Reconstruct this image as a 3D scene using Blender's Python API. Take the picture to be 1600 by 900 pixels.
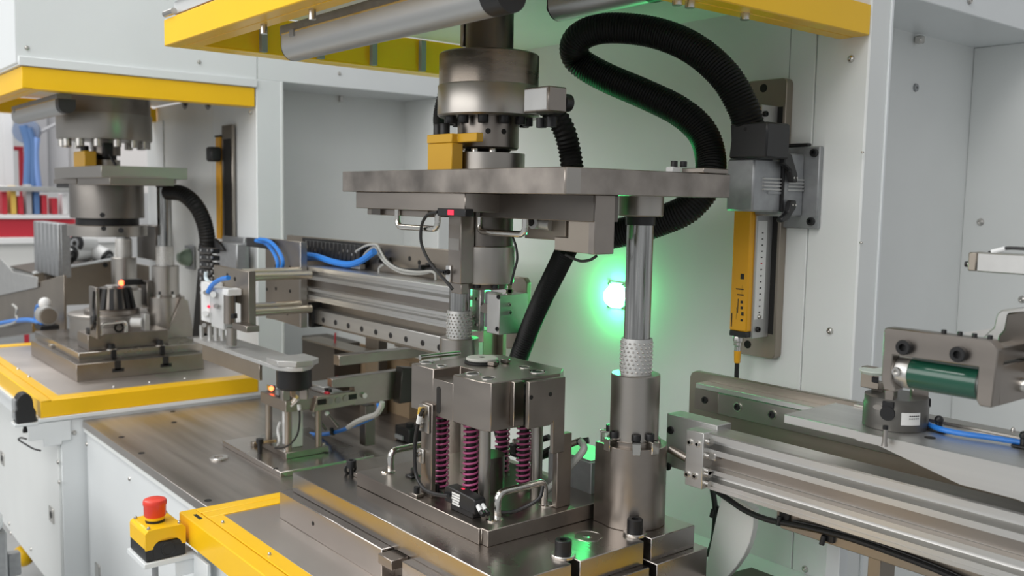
import bpy, bmesh, math, random
from mathutils import Vector, Matrix
random.seed(4)
for o in list(bpy.data.objects): bpy.data.objects.remove(o)
COL = bpy.context.scene.collection
SC = bpy.context.scene
PI = math.pi
ZO = 1.5          # everything below is written relative to the eye height; lifted by ZO at the end so the floor is z = 0
# ------------------------------------------------------------------ camera
FPX, YAW, PIT, ROL = 1463.0, -0.8854, 0.09505, 0.0183
_r = Vector((math.cos(YAW), -math.sin(YAW), 0))
FW = Vector((math.sin(YAW)*math.cos(PIT), math.cos(YAW)*math.cos(PIT), -math.sin(PIT)))
_u = _r.cross(FW)
RT = math.cos(ROL)*_r + math.sin(ROL)*_u
UP = -math.sin(ROL)*_r + math.cos(ROL)*_u
cd = bpy.data.cameras.new('camera'); cam = bpy.data.objects.new('camera', cd); COL.objects.link(cam)
cam.matrix_world = Matrix(((RT.x, UP.x, -FW.x, 0), (RT.y, UP.y, -FW.y, 0), (RT.z, UP.z, -FW.z, 0), (0, 0, 0, 1)))
cd.sensor_width = 36; cd.lens = FPX/1600*36; cd.clip_start = .02; cd.clip_end = 60
cd.dof.use_dof = True; cd.dof.focus_distance = 1.5; cd.dof.aperture_fstop = 5.8
SC.camera = cam
# ------------------------------------------------------------------ world, lamps, exposure
W = bpy.data.worlds.new('hall_light'); SC.world = W; W.use_nodes = True
W.node_tree.nodes['Background'].inputs[0].default_value = (.955, .98, 1, 1)
W.node_tree.nodes['Background'].inputs[1].default_value = .50
def area(name, loc, to, sx, sy, power, col=(1, .98, .95)):
    l = bpy.data.lights.new(name, 'AREA'); l.shape = 'RECTANGLE'; l.size = sx; l.size_y = sy; l.energy = power; l.color = col
    o = bpy.data.objects.new(name, l); COL.objects.link(o); o.location = loc
    o.rotation_euler = (Vector(to)-Vector(loc)).to_track_quat('-Z', 'Y').to_euler(); return o
area('window_light', (-2.0, -3.3, 1.65), (-1.9, 1.3, -.1), 6.5, 2.4, 150, (1, .985, .965))
area('hall_or_fill_lamp', (-2.2, -.9, 3.2), (-2.2, .9, -.5), 3.2, 1.0, 78)
area('hall_or_fill_lamp', (.6, -1.5, 2.9), (-2.6, 1.0, -.2), 2.2, 1.2, 40)  # added fill lamp, brightens the right-facing sides of the left press
area('hall_or_fill_lamp', (-6.2, 0.4, 3.2), (-5.2, 1.6, -.5), 3.0, 2.0, 130)
vs = SC.view_settings; vs.view_transform = 'Standard'; vs.look = 'None'; vs.exposure = -0.16; vs.gamma = 1; vs.use_curve_mapping = False
SC.cycles.max_bounces = 8; SC.cycles.sample_clamp_indirect = 4
# ------------------------------------------------------------------ helpers: where things stand
def ray(px, py): return FW + RT*((px-800)/FPX) - UP*((py-450)/FPX)
def P(px, py, x=None, y=None, z=None, d=None):
    v = ray(px, py)
    t = x/v.x if x is not None else y/v.y if y is not None else z/v.z if z is not None else d
    return v*t
def zat(x, y, py):
    lo, hi = -3, 3
    for _ in range(50):
        m = (lo+hi)/2; q = Vector((x, y, m))
        if 450-FPX*q.dot(UP)/q.dot(FW) > py: lo = m
        else: hi = m
    return (lo+hi)/2
def catmull(pts, n=8):
    pts = [Vector(p) for p in pts]; o = []
    q = [2*pts[0]-pts[1]]+pts+[2*pts[-1]-pts[-2]]
    for i in range(1, len(q)-2):
        a, b, c, d = q[i-1:i+3]
        for k in range(n):
            t = k/n
            o.append(.5*((2*b)+(c-a)*t+(2*a-5*b+4*c-d)*t*t+(3*b-a-3*c+d)*t**3))
    o.append(pts[-1]); return o
def resample(pts, step):
    L = [0]
    for a, b in zip(pts, pts[1:]): L.append(L[-1]+(b-a).length)
    n = max(2, int(L[-1]/step)); o = []; j = 0
    for i in range(n+1):
        s = L[-1]*i/n
        while j < len(L)-2 and L[j+1] < s: j += 1
        t = (s-L[j])/max(1e-9, L[j+1]-L[j]); o.append(pts[j].lerp(pts[j+1], min(1, t)))
    return o
def rpoly(x0, x1, y0, y1, r, n=4):
    o = []
    for cx, cy, a in ((x1-r, y0+r, -90), (x1-r, y1-r, 0), (x0+r, y1-r, 90), (x0+r, y0+r, 180)):
        for k in range(n+1):
            t = math.radians(a+90*k/n); o.append((cx+r*math.cos(t), cy+r*math.sin(t)))
    return o
class MB:
    def __init__(s): s.v = []; s.f = []
    def add(s, vs, fs):
        b = len(s.v); s.v += [Vector(v) for v in vs]; s.f += [[b+i for i in f] for f in fs]; return s
    def box(s, x0, x1, y0, y1, z0, z1):
        if x0 > x1: x0, x1 = x1, x0
        if y0 > y1: y0, y1 = y1, y0
        if z0 > z1: z0, z1 = z1, z0
        return s.add([(x0,y0,z0),(x1,y0,z0),(x1,y1,z0),(x0,y1,z0),(x0,y0,z1),(x1,y0,z1),(x1,y1,z1),(x0,y1,z1)],
                     [(0,3,2,1),(4,5,6,7),(0,1,5,4),(1,2,6,5),(2,3,7,6),(3,0,4,7)])
    def prism(s, poly, ax, a, b):
        def m(p, h): return (h,p[0],p[1]) if ax == 'x' else (p[0],h,p[1]) if ax == 'y' else (p[0],p[1],h)
        n = len(poly)
        return s.add([m(p, a) for p in poly]+[m(p, b) for p in poly],
                     [list(range(n)), list(range(2*n-1, n-1, -1))]+[(i, (i+1) % n, n+(i+1) % n, n+i) for i in range(n)])
    def lathe(s, prof, o=(0, 0, 0), ax='z', n=28, ang=(0, 2*PI)):
        o = Vector(o); vs = []; fs = []; k = len(prof)
        for i in range(n):
            t = 2*PI*i/n; c, sn = math.cos(t), math.sin(t)
            for r, h in prof:
                vs.append(o+Vector((r*c, r*sn, h) if ax == 'z' else (h, r*c, r*sn) if ax == 'x' else (r*c, h, r*sn)))
        for i in range(n):
            for j in range(k-1): fs.append((i*k+j, ((i+1) % n)*k+j, ((i+1) % n)*k+j+1, i*k+j+1))
        s.add(vs, fs)
        return s
    def cyl(s, p, q, r, r2=None, n=20):
        p, q = Vector(p), Vector(q); r2 = r if r2 is None else r2
        w = (q-p).normalized(); a = w.orthogonal().normalized(); b = w.cross(a)
        vs = [p+(a*math.cos(2*PI*i/n)+b*math.sin(2*PI*i/n))*r for i in range(n)]+[q+(a*math.cos(2*PI*i/n)+b*math.sin(2*PI*i/n))*r2 for i in range(n)]
        return s.add(vs, [list(range(n-1, -1, -1)), list(range(n, 2*n))]+[(i, (i+1) % n, n+(i+1) % n, n+i) for i in range(n)])
    def tube(s, path, r, n=10):
        path = [Vector(p) for p in path]; m = len(path); vs = []; a = None
        for i, p in enumerate(path):
            t = (path[min(i+1, m-1)]-path[max(i-1, 0)]).normalized()
            if a is None: a = t.orthogonal().normalized()
            a = (a-t*a.dot(t)).normalized(); b = t.cross(a); rr = r(i) if callable(r) else r
            vs += [p+(a*math.cos(2*PI*k/n)+b*math.sin(2*PI*k/n))*rr for k in range(n)]
        fs = [list(range(n-1, -1, -1)), list(range((m-1)*n, m*n))]
        for i in range(m-1):
            for k in range(n): fs.append((i*n+k, i*n+(k+1) % n, (i+1)*n+(k+1) % n, (i+1)*n+k))
        return s.add(vs, fs)
    def ball(s, c, r, n=14, a0=-90, a1=90):
        m = 8
        return s.lathe([(r*math.cos(math.radians(a0+(a1-a0)*i/m)), r*math.sin(math.radians(a0+(a1-a0)*i/m))) for i in range(m+1)], c, n=n)
    def rot(s, c, ax, deg):
        M = Matrix.Rotation(math.radians(deg), 3, ax); c = Vector(c); s.v = [M @ (v-c)+c for v in s.v]; return s
    def mesh(s, name, mat, off, smooth):
        me = bpy.data.meshes.new(name); me.from_pydata([v-off for v in s.v], [], s.f)
        bm = bmesh.new(); bm.from_mesh(me); bmesh.ops.remove_doubles(bm, verts=bm.verts, dist=1e-6)
        bmesh.ops.recalc_face_normals(bm, faces=bm.faces); bm.to_mesh(me); bm.free()
        if smooth:
            me.shade_smooth(); me.set_sharp_from_angle(angle=math.radians(34))
        me.materials.append(mat); return me
    def bounds(s):
        return [min(v[i] for v in s.v) for i in range(3)], [max(v[i] for v in s.v) for i in range(3)]
def box(*a): return MB().box(*a)
def cbox(c, sx, sy, sz): return MB().box(c[0]-sx/2, c[0]+sx/2, c[1]-sy/2, c[1]+sy/2, c[2]-sz/2, c[2]+sz/2)
def prism(*a): return MB().prism(*a)
def lathe(*a, **k): return MB().lathe(*a, **k)
def cyl(*a, **k): return MB().cyl(*a, **k)
def tube(path, r, n=10, k=8): return MB().tube(catmull(path, k) if k else path, r, n)
def wpos(o):
    p = Vector(o.location)
    while o.parent: o = o.parent; p += o.location
    return p
def bevel(o, w):
    if w: m = o.modifiers.new('bevel', 'BEVEL'); m.width = w; m.segments = 1; m.limit_method = 'ANGLE'; m.angle_limit = .6; m.harden_normals = False
def thing(name, label, cat, loc, group=None):
    o = bpy.data.objects.new(name, None); COL.objects.link(o); o.location = loc; o.empty_display_size = .02
    o['label'] = label; o['category'] = cat
    if group: o['group'] = group
    return o
def part(name, mb, mat, par, bev=0, label=None, smooth=True, kind=None):
    o = bpy.data.objects.new(name, mb.mesh(name, mat, wpos(par), smooth)); COL.objects.link(o); o.parent = par
    if label: o['label'] = label
    if kind: o['kind'] = kind
    bevel(o, bev); return o
def solo(name, label, cat, mb, mat, group=None, bev=0, smooth=True):
    a, b = mb.bounds(); off = Vector(((a[0]+b[0])/2, (a[1]+b[1])/2, a[2]))
    o = bpy.data.objects.new(name, mb.mesh(name, mat, off, smooth)); COL.objects.link(o); o.location = off
    o['label'] = label; o['category'] = cat
    if group: o['group'] = group
    bevel(o, bev); return o
def struct(name, mb, mat, label):
    o = bpy.data.objects.new(name, mb.mesh(name, mat, Vector((0, 0, 0)), False)); COL.objects.link(o); o['kind'] = 'structure'; o['label'] = label; return o
_sc = {}
def stamp(name, key, maker, mat, par, at, label=None):
    """small repeated part: shared mesh, own object"""
    if key not in _sc: _sc[key] = maker().mesh(name, mat, Vector((0, 0, 0)), True)
    o = bpy.data.objects.new(name, _sc[key]); COL.objects.link(o); o.parent = par; o.location = Vector(at)-wpos(par)
    if label: o['label'] = label
    return o
# ------------------------------------------------------------------ materials
def mat(name, col, rough=.5, metal=0, var=0, scale=30, stretch=(1, 1, 1), bump=0, bscale=200, emit=None, coat=0, spec=.5, rvar=0):
    m = bpy.data.materials.new(name); m.use_nodes = True; nt = m.node_tree; b = nt.nodes['Principled BSDF']
    b.inputs['Base Color'].default_value = (*col, 1); b.inputs['Roughness'].default_value = rough; b.inputs['Metallic'].default_value = metal
    b.inputs['Coat Weight'].default_value = coat; b.inputs['Specular IOR Level'].default_value = spec
    if var or bump or rvar:
        tc = nt.nodes.new('ShaderNodeTexCoord'); mp = nt.nodes.new('ShaderNodeMapping'); mp.inputs['Scale'].default_value = stretch
        nt.links.new(tc.outputs['Object'], mp.inputs[0])
        nz = nt.nodes.new('ShaderNodeTexNoise'); nz.inputs['Scale'].default_value = scale; nz.inputs['Detail'].default_value = 5
        nt.links.new(mp.outputs[0], nz.inputs['Vector'])
        if var:
            mx = nt.nodes.new('ShaderNodeMix'); mx.data_type = 'RGBA'
            mx.inputs[6].default_value = (*[c*(1-var) for c in col], 1); mx.inputs[7].default_value = (*[min(1, c*(1+var)) for c in col], 1)
            mv = nt.nodes.new('ShaderNodeMapRange'); mv.inputs[1].default_value = .32; mv.inputs[2].default_value = .68
            nt.links.new(nz.outputs[0], mv.inputs[0]); nt.links.new(mv.outputs[0], mx.inputs[0]); nt.links.new(mx.outputs[2], b.inputs['Base Color'])
        if rvar:
            mr = nt.nodes.new('ShaderNodeMapRange'); mr.inputs[1].default_value = .3; mr.inputs[2].default_value = .7
            mr.inputs[3].default_value = max(.05, rough-rvar); mr.inputs[4].default_value = rough+rvar
            nt.links.new(nz.outputs[0], mr.inputs[0]); nt.links.new(mr.outputs[0], b.inputs['Roughness'])
        if bump:
            n2 = nt.nodes.new('ShaderNodeTexNoise'); n2.inputs['Scale'].default_value = bscale; n2.inputs['Detail'].default_value = 3
            nt.links.new(mp.outputs[0], n2.inputs['Vector']); bp = nt.nodes.new('ShaderNodeBump'); bp.inputs['Strength'].default_value = bump
            bp.inputs['Distance'].default_value = .001; nt.links.new(n2.outputs[0], bp.inputs['Height']); nt.links.new(bp.outputs[0], b.inputs['Normal'])
    if emit:
        b.inputs['Emission Color'].default_value = (*emit[0], 1); b.inputs['Emission Strength'].default_value = emit[1]
    return m
STEEL = mat('ground_steel', (.32, .288, .26), .36, 1, .07, 9, (1, 1, 1), .012, 60, rvar=.04)
STEELX = mat('milled_steel', (.34, .305, .275), .33, 1, .06, 5, (1, 5, 5), .008, 60, rvar=.04)
STEELT = mat('turned_steel', (.43, .405, .375), .34, 1, .03, 6, (1, 1, 4), .004, 20, rvar=.02)
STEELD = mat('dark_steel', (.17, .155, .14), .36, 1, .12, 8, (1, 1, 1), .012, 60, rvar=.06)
BASEST = mat('base_plate_steel', (.46, .43, .405), .25, 1, .06, 3.5, (1, 2, 2), .010, 40, rvar=.07)
TOPST = mat('table_top_steel', (.52, .485, .46), .40, 1, .20, 2.6, (.35, 8, 1), .006, 40, rvar=.07)
PALEST = mat('pale_table_steel', (.66, .61, .575), .40, 1, .05, 3, (1, 1, 1), .004, 40, rvar=.05)
SHEET = mat('brushed_sheet', (.38, .335, .285), .42, 1, .08, 6, (1, 1, 1), .04, 200)
CHROME = mat('chrome', (.72, .70, .66), .12, 1)
RODM = mat('worn_rod', (.40, .40, .39), .2, 1, .35, 25, (9, 9, .25), .02, 200, rvar=.1)
ALU = mat('anodised_aluminium', (.66, .655, .64), .38, 1, .05, 12, (.2, 6, 6), .03, 90)
ALUM = mat('matt_aluminium', (.55, .55, .54), .5, .85, .05, 30)
CAST = mat('cast_aluminium', (.36, .37, .38), .5, .7, .08, 60, bump=.1, bscale=300)
CAGE = mat('ball_cage_grey', (.52, .52, .51), .5, .6)
WHITE = mat('white_machine_paint', (.79, .81, .80), .34, 0, .02, 5, bump=.04, bscale=160)
WHITE2 = mat('grey_white_paint', (.78, .81, .82), .3, 0, .02, 4)
YEL = mat('yellow_paint', (.97, .57, .010), .32, 0, .02, 6, bump=.03, bscale=120, coat=.08, spec=.35)
ORA = mat('signal_yellow', (.82, .40, .015), .38, 0)
YELD = mat('yellow_block_paint', (.72, .40, .025), .35, 0)
BLK = mat('black_plastic', (.014, .014, .015), .4)
RUB = mat('black_hose', (.007, .007, .007), .5, spec=.3)
OXI = mat('black_oxide', (.016, .016, .017), .42, .25)
GREYP = mat('grey_plastic', (.30, .31, .32), .5)
WPL = mat('white_plastic', (.75, .76, .76), .4)
PINK = mat('pink_spring', (.62, .13, .32), .35, .1)
SPR = mat('dark_spring_core', (.035, .028, .03), .4, .5)
GRN = mat('green_roller', (.008, .075, .045), .22, 0, coat=.5)
SAGE = mat('sage_green_lens', (.22, .30, .23), .3)
RED = mat('red_button', (.80, .055, .03), .38, 0, coat=.2)
BLU = mat('blue_tube', (.03, .22, .72), .32)
LBL = mat('label_white', (.78, .78, .76), .5)
INK = mat('ink', (.02, .02, .02), .6)
GCAB = mat('grey_cable', (.42, .42, .40), .5)
SCR = mat('screw_steel', (.62, .60, .57), .25, 1)
CARD = mat('brown_card', (.36, .26, .16), .7)
BRN = mat('dark_bronze_sheet', (.11, .095, .08), .5, .5)
LAMPG = mat('green_lamp_glow', (.05, .9, .3), .4, emit=((.045, 1, .24), 115))
LEDR = mat('red_led', (.9, .05, .02), .4, emit=((1, .10, .03), 9))
LEDD = mat('red_led_window', (.5, .02, .04), .3, emit=((1, .03, .08), 1.1))
TUBEL = mat('silver_tube', (.50, .51, .51), .38, .75)
HRED = mat('hall_red', (.55, .03, .05), .5)
HBLU = mat('hall_blue', (.10, .20, .42), .6)
HGRY = mat('hall_grey', (.42, .42, .44), .6)
HWHT = mat('hall_white', (.80, .80, .80), .5)
FLR = mat('hall_floor', (.36, .37, .37), .45, 0, .1, 3)
DARK = mat('dark_hole', (.012, .011, .010), .8)
AMB = mat('amber_block', (.62, .40, .06), .4)
# small repeated parts
def capscrew(r=.009, h=.012, rs=.0045, ax='z', sg=1):
    return lathe([(0, sg*(h-.006)), (rs, sg*(h-.006)), (rs, sg*h), (r*.92, sg*h), (r, sg*(h-.001)), (r, 0), (0, 0)], ax=ax, n=14)
def panscrew(r=.006, ax='y', sg=-1):
    return lathe([(0, sg*.0025), (r*.35, sg*.0025), (r*.4, sg*.0045), (r*.75, sg*.0036), (r, sg*.001), (r, 0), (0, 0)], ax=ax, n=12)
def cap_z(par, at, r=.009, h=.012, m=None): return stamp('cap_screw', ('cz', r, h), lambda: capscrew(r, h, r*.5), m or OXI, par, at)
def cap_dn(par, at, r=.009, h=.012, m=None): return stamp('cap_screw', ('cd', r, h), lambda: capscrew(r, h, r*.5, sg=-1), m or OXI, par, at)
def cap_f(par, at, r=.006, h=.006, m=None): return stamp('cap_screw', ('cf', r, h, id(m)), lambda: capscrew(r, h, r*.5, 'y', -1), m or OXI, par, at)
def cap_x(par, at, r=.006, h=.006, m=None): return stamp('cap_screw', ('cx', r, h, id(m)), lambda: capscrew(r, h, r*.5, 'x', 1), m or OXI, par, at)
def scr_f(par, at, r=.0058): return stamp('screw', ('sf', r), lambda: panscrew(r, 'y', -1), SCR, par, at)
def scr_x(par, at, r=.0058): return stamp('screw', ('sx', r), lambda: panscrew(r, 'x', 1), SCR, par, at)
def scr_z(par, at, r=.004): return stamp('screw', ('sz', r), lambda: panscrew(r, 'z', 1), SCR, par, at)
def hole_f(par, at, r=.005): return stamp('screw_hole', ('hf', r), lambda: lathe([(0, -.0006), (r, -.0006), (r, .001), (0, .001)], ax='y', n=14), DARK, par, at)
def hole_x(par, at, r=.005): return stamp('screw_hole', ('hx', r), lambda: lathe([(0, .0006), (r, .0006), (r, -.001), (0, -.001)], ax='x', n=14), DARK, par, at)
def hole_z(par, at, r=.005): return stamp('screw_hole', ('hz', r), lambda: lathe([(0, .0006), (r, .0006), (r, -.001), (0, -.001)], n=16), DARK, par, at)
def bore_z(par, at, r): return stamp('bore', ('bz', r), lambda: lathe([(r*.8, .0004), (r, .0012), (r*1.12, .0012), (r*1.14, -.0005)], n=24), CHROME, par, at)
# ------------------------------------------------------------------ setting: the hall
struct('floor', box(-14, 3, -3, 8, -1.56, -1.5), FLR, 'grey factory floor')
struct('wall_back', box(-14, 3, 6.0, 6.1, -1.5, 3.4), HWHT, 'pale far wall of the hall')
struct('wall_left', box(-12.1, -12, -3, 6, -1.5, 3.4), HWHT, 'white end wall of the hall')
XL, XR, YW = -2.93, -.849, 1.444
# ------------------------------------------------------------------ left press body
YBF = P(97, 750, x=-2.93).y
zdoor = P(40, 856, y=YBF).z
pl = thing('press_cabinet', 'white press body at the left, with yellow rims at head and table', 'machine', (-3.4, 1.5, -1.5))
part('side_panel', box(-3.9, XL, .600, 1.310, .3505, 1.3), WHITE2, pl, .003)
part('header_beam', box(-3.9, XL, 1.310, 2.75, .372, 1.3), WHITE2, pl, .002)
part('head_trim', box(-3.9, XL+.008, .606, 1.305, .3455, .3700), WHITE2, pl, .001)
part('post', box(-3.3, XL, 1.305, 1.396, -1.5, .372), WHITE2, pl, .002)
part('edge_strip', box(XL, XL+.003, 1.390, 1.398, -1.5, .372), WHITE, pl, .001)
part('front_panel', box(-3.9, -3.3, 1.305, 1.33, -1.5, .34), WHITE, pl)
part('front_panel', box(P(229, 200, y=1.3).x, P(254, 200, y=1.3).x, 1.300, 1.305, -.6, P(240, 190, y=1.3).z), WHITE2, pl, .001)
for px in (289, 325):
    q = P(px, 156, y=1.3045); part('cable_hole', lathe([(0, -.0006), (.034, -.0006), (.036, .0), (0, .0)], q, ax='y', n=24), GREYP, pl)
    part('hole_core', lathe([(0, -.0012), (.024, -.0012), (.026, 0), (0, .0)], q+Vector((.006, 0, 0)), ax='y', n=24), DARK, pl)
part('niche_panel', box(-3.2, -3.17, 1.396, 2.75, -1.5, .372), WHITE, pl)
part('niche_jamb', box(-3.2, XL, 2.029, 2.75, -1.5, .372), WHITE, pl, .002)
part('base_body', box(-3.9, XL-.02, YBF+.001, 1.31, zdoor, -.661), WHITE2, pl)
part('base_side', box(XL-.02, XL, YBF, 1.31, -1.5, -.661), WHITE2, pl, .002)
part('base_apron', box(-3.95, XL-.0005, .640, YBF, -.722, -.661), WHITE2, pl, .001)
part('plinth', box(-3.9, XL-.03, .86, 1.31, -1.5, zdoor), BLK, pl)
part('base_lip', box(-3.95, XL+.006, .628, 1.31, -.672, -.6605), WHITE2, pl, .001)
part('base_door', box(-3.9, XL-.006, YBF-.008, YBF, zdoor, -.723), WHITE, pl, .001)
for px, py in ((42, 75), (311, 97)): scr_x(pl, P(px, py, x=XL), .007)
scr_x(pl, P(530, 115, x=XL), .007)
scr_x(pl, P(392, 176, x=XL), .007)
scr_x(pl, P(116, 676, x=XL), .0075)
for px, py in ((91, 722), (93, 753)): scr_f(pl, P(px, py, y=YBF-.008), .0065)
for px, py in ((17, 833), (49, 858), (15, 818)): scr_f(pl, P(px, py, y=YBF-.008), .0075)
for px, py in ((534, 150), (648, 166)):
    q = P(px, py, z=.370); part('corner_clip', cbox((q.x-.01, q.y, .36), .02, .012, .022), SCR, pl)
for px, py in ((81, 804), (4, 716)):
    q = P(px, py, y=YBF-.009)
    l = part('door_latch', cbox(q, .052, .006, .046), SCR, pl, .001, 'square steel latch recessed in the door')
    part('latch_core', cyl(q+Vector((0, -.004, 0)), q+Vector((0, .001, 0)), .011), OXI, l)
# notched bracket under the front corner of the left table
q = P(85, 660, x=XL)
part('corner_bracket', prism([(.600, -.675), (.715, -.675), (.715, -.735), (.690, -.735), (.690, -.745), (.640, -.745), (.640, -.722), (.600, -.722)], 'x', XL, XL+.006), WHITE2, pl, .001)
# ------------------------------------------------------------------ main press body
pm = thing('press_cabinet', 'white press body in the middle, around the guide pillars and green lamp', 'machine', (-1.4, 1.6, -1.5))
xs = P(1234, 100, y=YW).x
part('back_panel', box(-2.005, XR-.1005, YW, YW+.03, -1.5, .37), WHITE, pm, .001)
part('panel_seam', box(xs-.0006, xs+.0006, YW-.0006, YW+.001, P(1235, 122, y=YW).z, .349), GREYP, pm)
yp = P(1395, 0, x=XR).y
part('post', box(XR-.10, XR, YW+.0005, yp, -1.5, .358), WHITE, pm, .003)
part('edge_strip', box(XR, XR+.004, yp-.007, yp, -1.5, .358), WHITE2, pm, .001)
part('niche_panel', box(XR-.20, XR-.165, yp, 2.8, -1.5, .36), WHITE, pm)
part('niche_jamb', box(XR-.165, XR, 2.16, 2.8, -1.5, .357), WHITE, pm, .002)
part('header_beam', box(-1.8, XR, YW+.03, 2.8, .357, 1.3), WHITE2, pm, .002)
part('side_panel', box(-1.80, XR+.001, .64, YW+.03, .42, 1.3), WHITE2, pm, .002)
hxa, hya = P(764, 130, y=.975).x, .975
part('head_soffit', MB().box(-1.775, hxa-.07, .70, YW+.002, .350, .41).box(hxa+.07, XR-.062, .70, YW+.002, .350, .41).box(hxa-.07, hxa+.07, .70, hya-.07, .350, .41).box(hxa-.07, hxa+.07, hya+.07, YW+.002, .350, .41), WHITE, pm)
part('head_lip', box(-1.815, XR, .645, .685, .335, .36), WHITE2, pm, .001)
part('base_front', box(-1.735, -.86, .645, YW, -1.5, -.661), WHITE2, pm, .002)
part('base_lip', box(-1.75, -.85, .632, YW, -.672, -.6605), WHITE2, pm, .001)
for px, py in ((1330, 92), (1297, 517), (1258, 889)): scr_f(pm, P(px, py, y=YW), .0065)
for px, py in ((1346, 238), (1344, 379)): scr_x(pm, P(px, py, x=XR), .002)
for px, py in ((1430, 137), (1528, 158)):
    q = P(px, py, x=XR-.165)
    stamp('slotted_screw', 'slot', lambda: lathe([(0, .002), (.0025, .002), (.0025, .004), (.008, .004), (.009, 0), (0, 0)], ax='x', n=16), CAST, pm, q)
for px, py in ((1437, 62), (1558, 96), (1558, 112)):
    q = P(px, py, x=XR-.155); part('corner_clip', cbox(q, .016, .018, .016), SCR, pm, .003)
for px, py in ((1532, 347), (1597, 468)): scr_f(pm, P(px, py, y=2.16), .0085)
part('cover_box', box(XR-.1, XR+.0, 2.1, 2.8, .358, .375), DARK, pm)
q = P(1515, 0, x=XR+.001); scr_x(pm, q, .008)
# hinge and flap above the yellow rim
q = P(262, 12, y=.632)
part('flap', box(-1.815, -1.2, .628, .634, .360, .55), WHITE2, pm, .001)
part('hinge', cyl(P(258, 22, y=.632), P(272, 17, y=.632), .006), SCR, pm)
# ------------------------------------------------------------------ yellow rims
def ring(x0, x1, y0, y1, z0, z1, w, wy, thick):
    m = MB(); m.box(x0, x1, y0, y0+thick, z0, z1); m.box(x1-thick, x1, y0, y1, z0, z1); m.box(x0, x0+thick, y0, y1, z0, z1)
    return m
def rim(name, label, x0, x1, y0, y1, z0, z1, w, top, th=.003, right=True):
    t = thing(name, label, 'guard frame', ((x0+x1)/2, (y0+y1)/2, z0))
    part('front_side', box(x0+.0005, x1-.0005, y0, y0+th, z0, z1), YEL, t, .0012)
    part('right_side', box(x1-th, x1, y0, y1, z0, z1), YEL, t, .0012)
    part('left_side', box(x0, x0+th, y0, y1, z0, z1), YEL, t, .0012)
    za, zb = (z1-.0035, z1+.0005) if top else (z0-.0005, z0+.0035)
    part('front_flange', box(x0, x1, y0+.001, y0+w*.48, za, zb), YEL, t, .001)
    part('front_flange', box(x0+w, x1-w, y0+w*.52, y0+w, za, zb), YEL, t, .001)
    part('right_flange', box(x1-w*.48, x1-.001, y0+w*.5, y1, za, zb), YEL, t, .001)
    part('right_flange', box(x1-w, x1-w*.52, y0+w*.52, y1, za, zb), YEL, t, .001)
    part('left_flange', box(x0+.001, x0+w*.48, y0+w*.5, y1, za, zb), YEL, t, .001)
    part('left_flange', box(x0+w*.52, x0+w, y0+w*.52, y1, za, zb), YEL, t, .001)
    part('groove_plate', MB().box(x0+.004, x1-.004, y0+.004, y0+w-.004, za+(-.004 if top else .003), za+(-.001 if top else .006)).box(x0+.004, x0+w-.004, y0+w-.004, y1, za+(-.004 if top else .003), za+(-.001 if top else .006)).box(x1-w+.004, x1-.004, y0+w-.004, y1, za+(-.004 if top else .003), za+(-.001 if top else .006)), YEL, t)
    return t
tu = rim('yellow_guard_frame', 'large yellow head guard frame at the top, over the middle press', -1.836, XR, .633, YW-.0015, .278, .327, .055, False)
part('inner_side', box(-1.783, -1.780, .69, YW-.0015, .281, .3485), YEL, tu)
part('inner_side', box(XR-.058, XR-.055, .69, YW-.0015, .281, .3485), YEL, tu)
part('inner_side', box(-1.78, XR-.058, .688, .691, .281, .334), YEL, tu)
for k in range(5):
    y = .80+k*.125
    part('stay', box(-1.782, -1.768, y, y+.012, .279, .345), GREYP, tu)
for px, py in ((412, 40), (488, 16)):
    q = P(px, py, y=.672); part('bolt', cyl((q.x, q.y, .262), (q.x, q.y, .279), .0055), SCR, tu)
for px, py in ((1078, 5), (1164, 24), (1057, 38)):
    q = P(px, py, x=XR-.03); part('bolt', cyl((q.x, q.y, .268), (q.x, q.y, .279), .007), SCR, tu)
tl = rim('yellow_guard_frame', 'yellow head guard frame at upper left, on the left press', -3.93, XL, .614, 1.2995, .283, .3435, .055, False)
part('inner_side', box(-3.88, -3.877, .67, 1.3, .285, .334), YEL, tl)
tb = rim('yellow_table_rim', 'yellow table edge rim at the bottom, beside the emergency stop button', -1.7546, -.80, .6185, 1.20, -.661, -.611, .062, True)
q = P(310, 808, z=-.610); part('slot', box(q.x-.02, q.x+.012, q.y-.003, q.y+.004, -.6112, -.6102), DARK, tb)
for px, py in ((421, 867), (348, 817)): scr_z(tb, P(px, py, z=-.6105), .0035)
tc = rim('yellow_table_rim', 'yellow table edge rim at the left, around the left press table', -4.1, XL+.001, .636, 1.3045, -.660, -.610, .062, True)
for px, py in ((178, 605), (234, 598), (289, 592), (45, 589), (28, 577)): scr_z(tc, P(px, py, z=-.6095), .005)
# table plates inside the rims
solo('table_plate', 'dark flat steel table plate inside the front yellow rim', 'plate', box(-1.692, -.865, .6815, 1.198, -.66, -.6125), PALEST, bev=.001)
solo('table_plate', 'flat steel table plate inside the left yellow rim', 'plate', box(-4.03, XL-.062, .699, 1.304, -.659, -.6115), PALEST, bev=.001)
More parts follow.
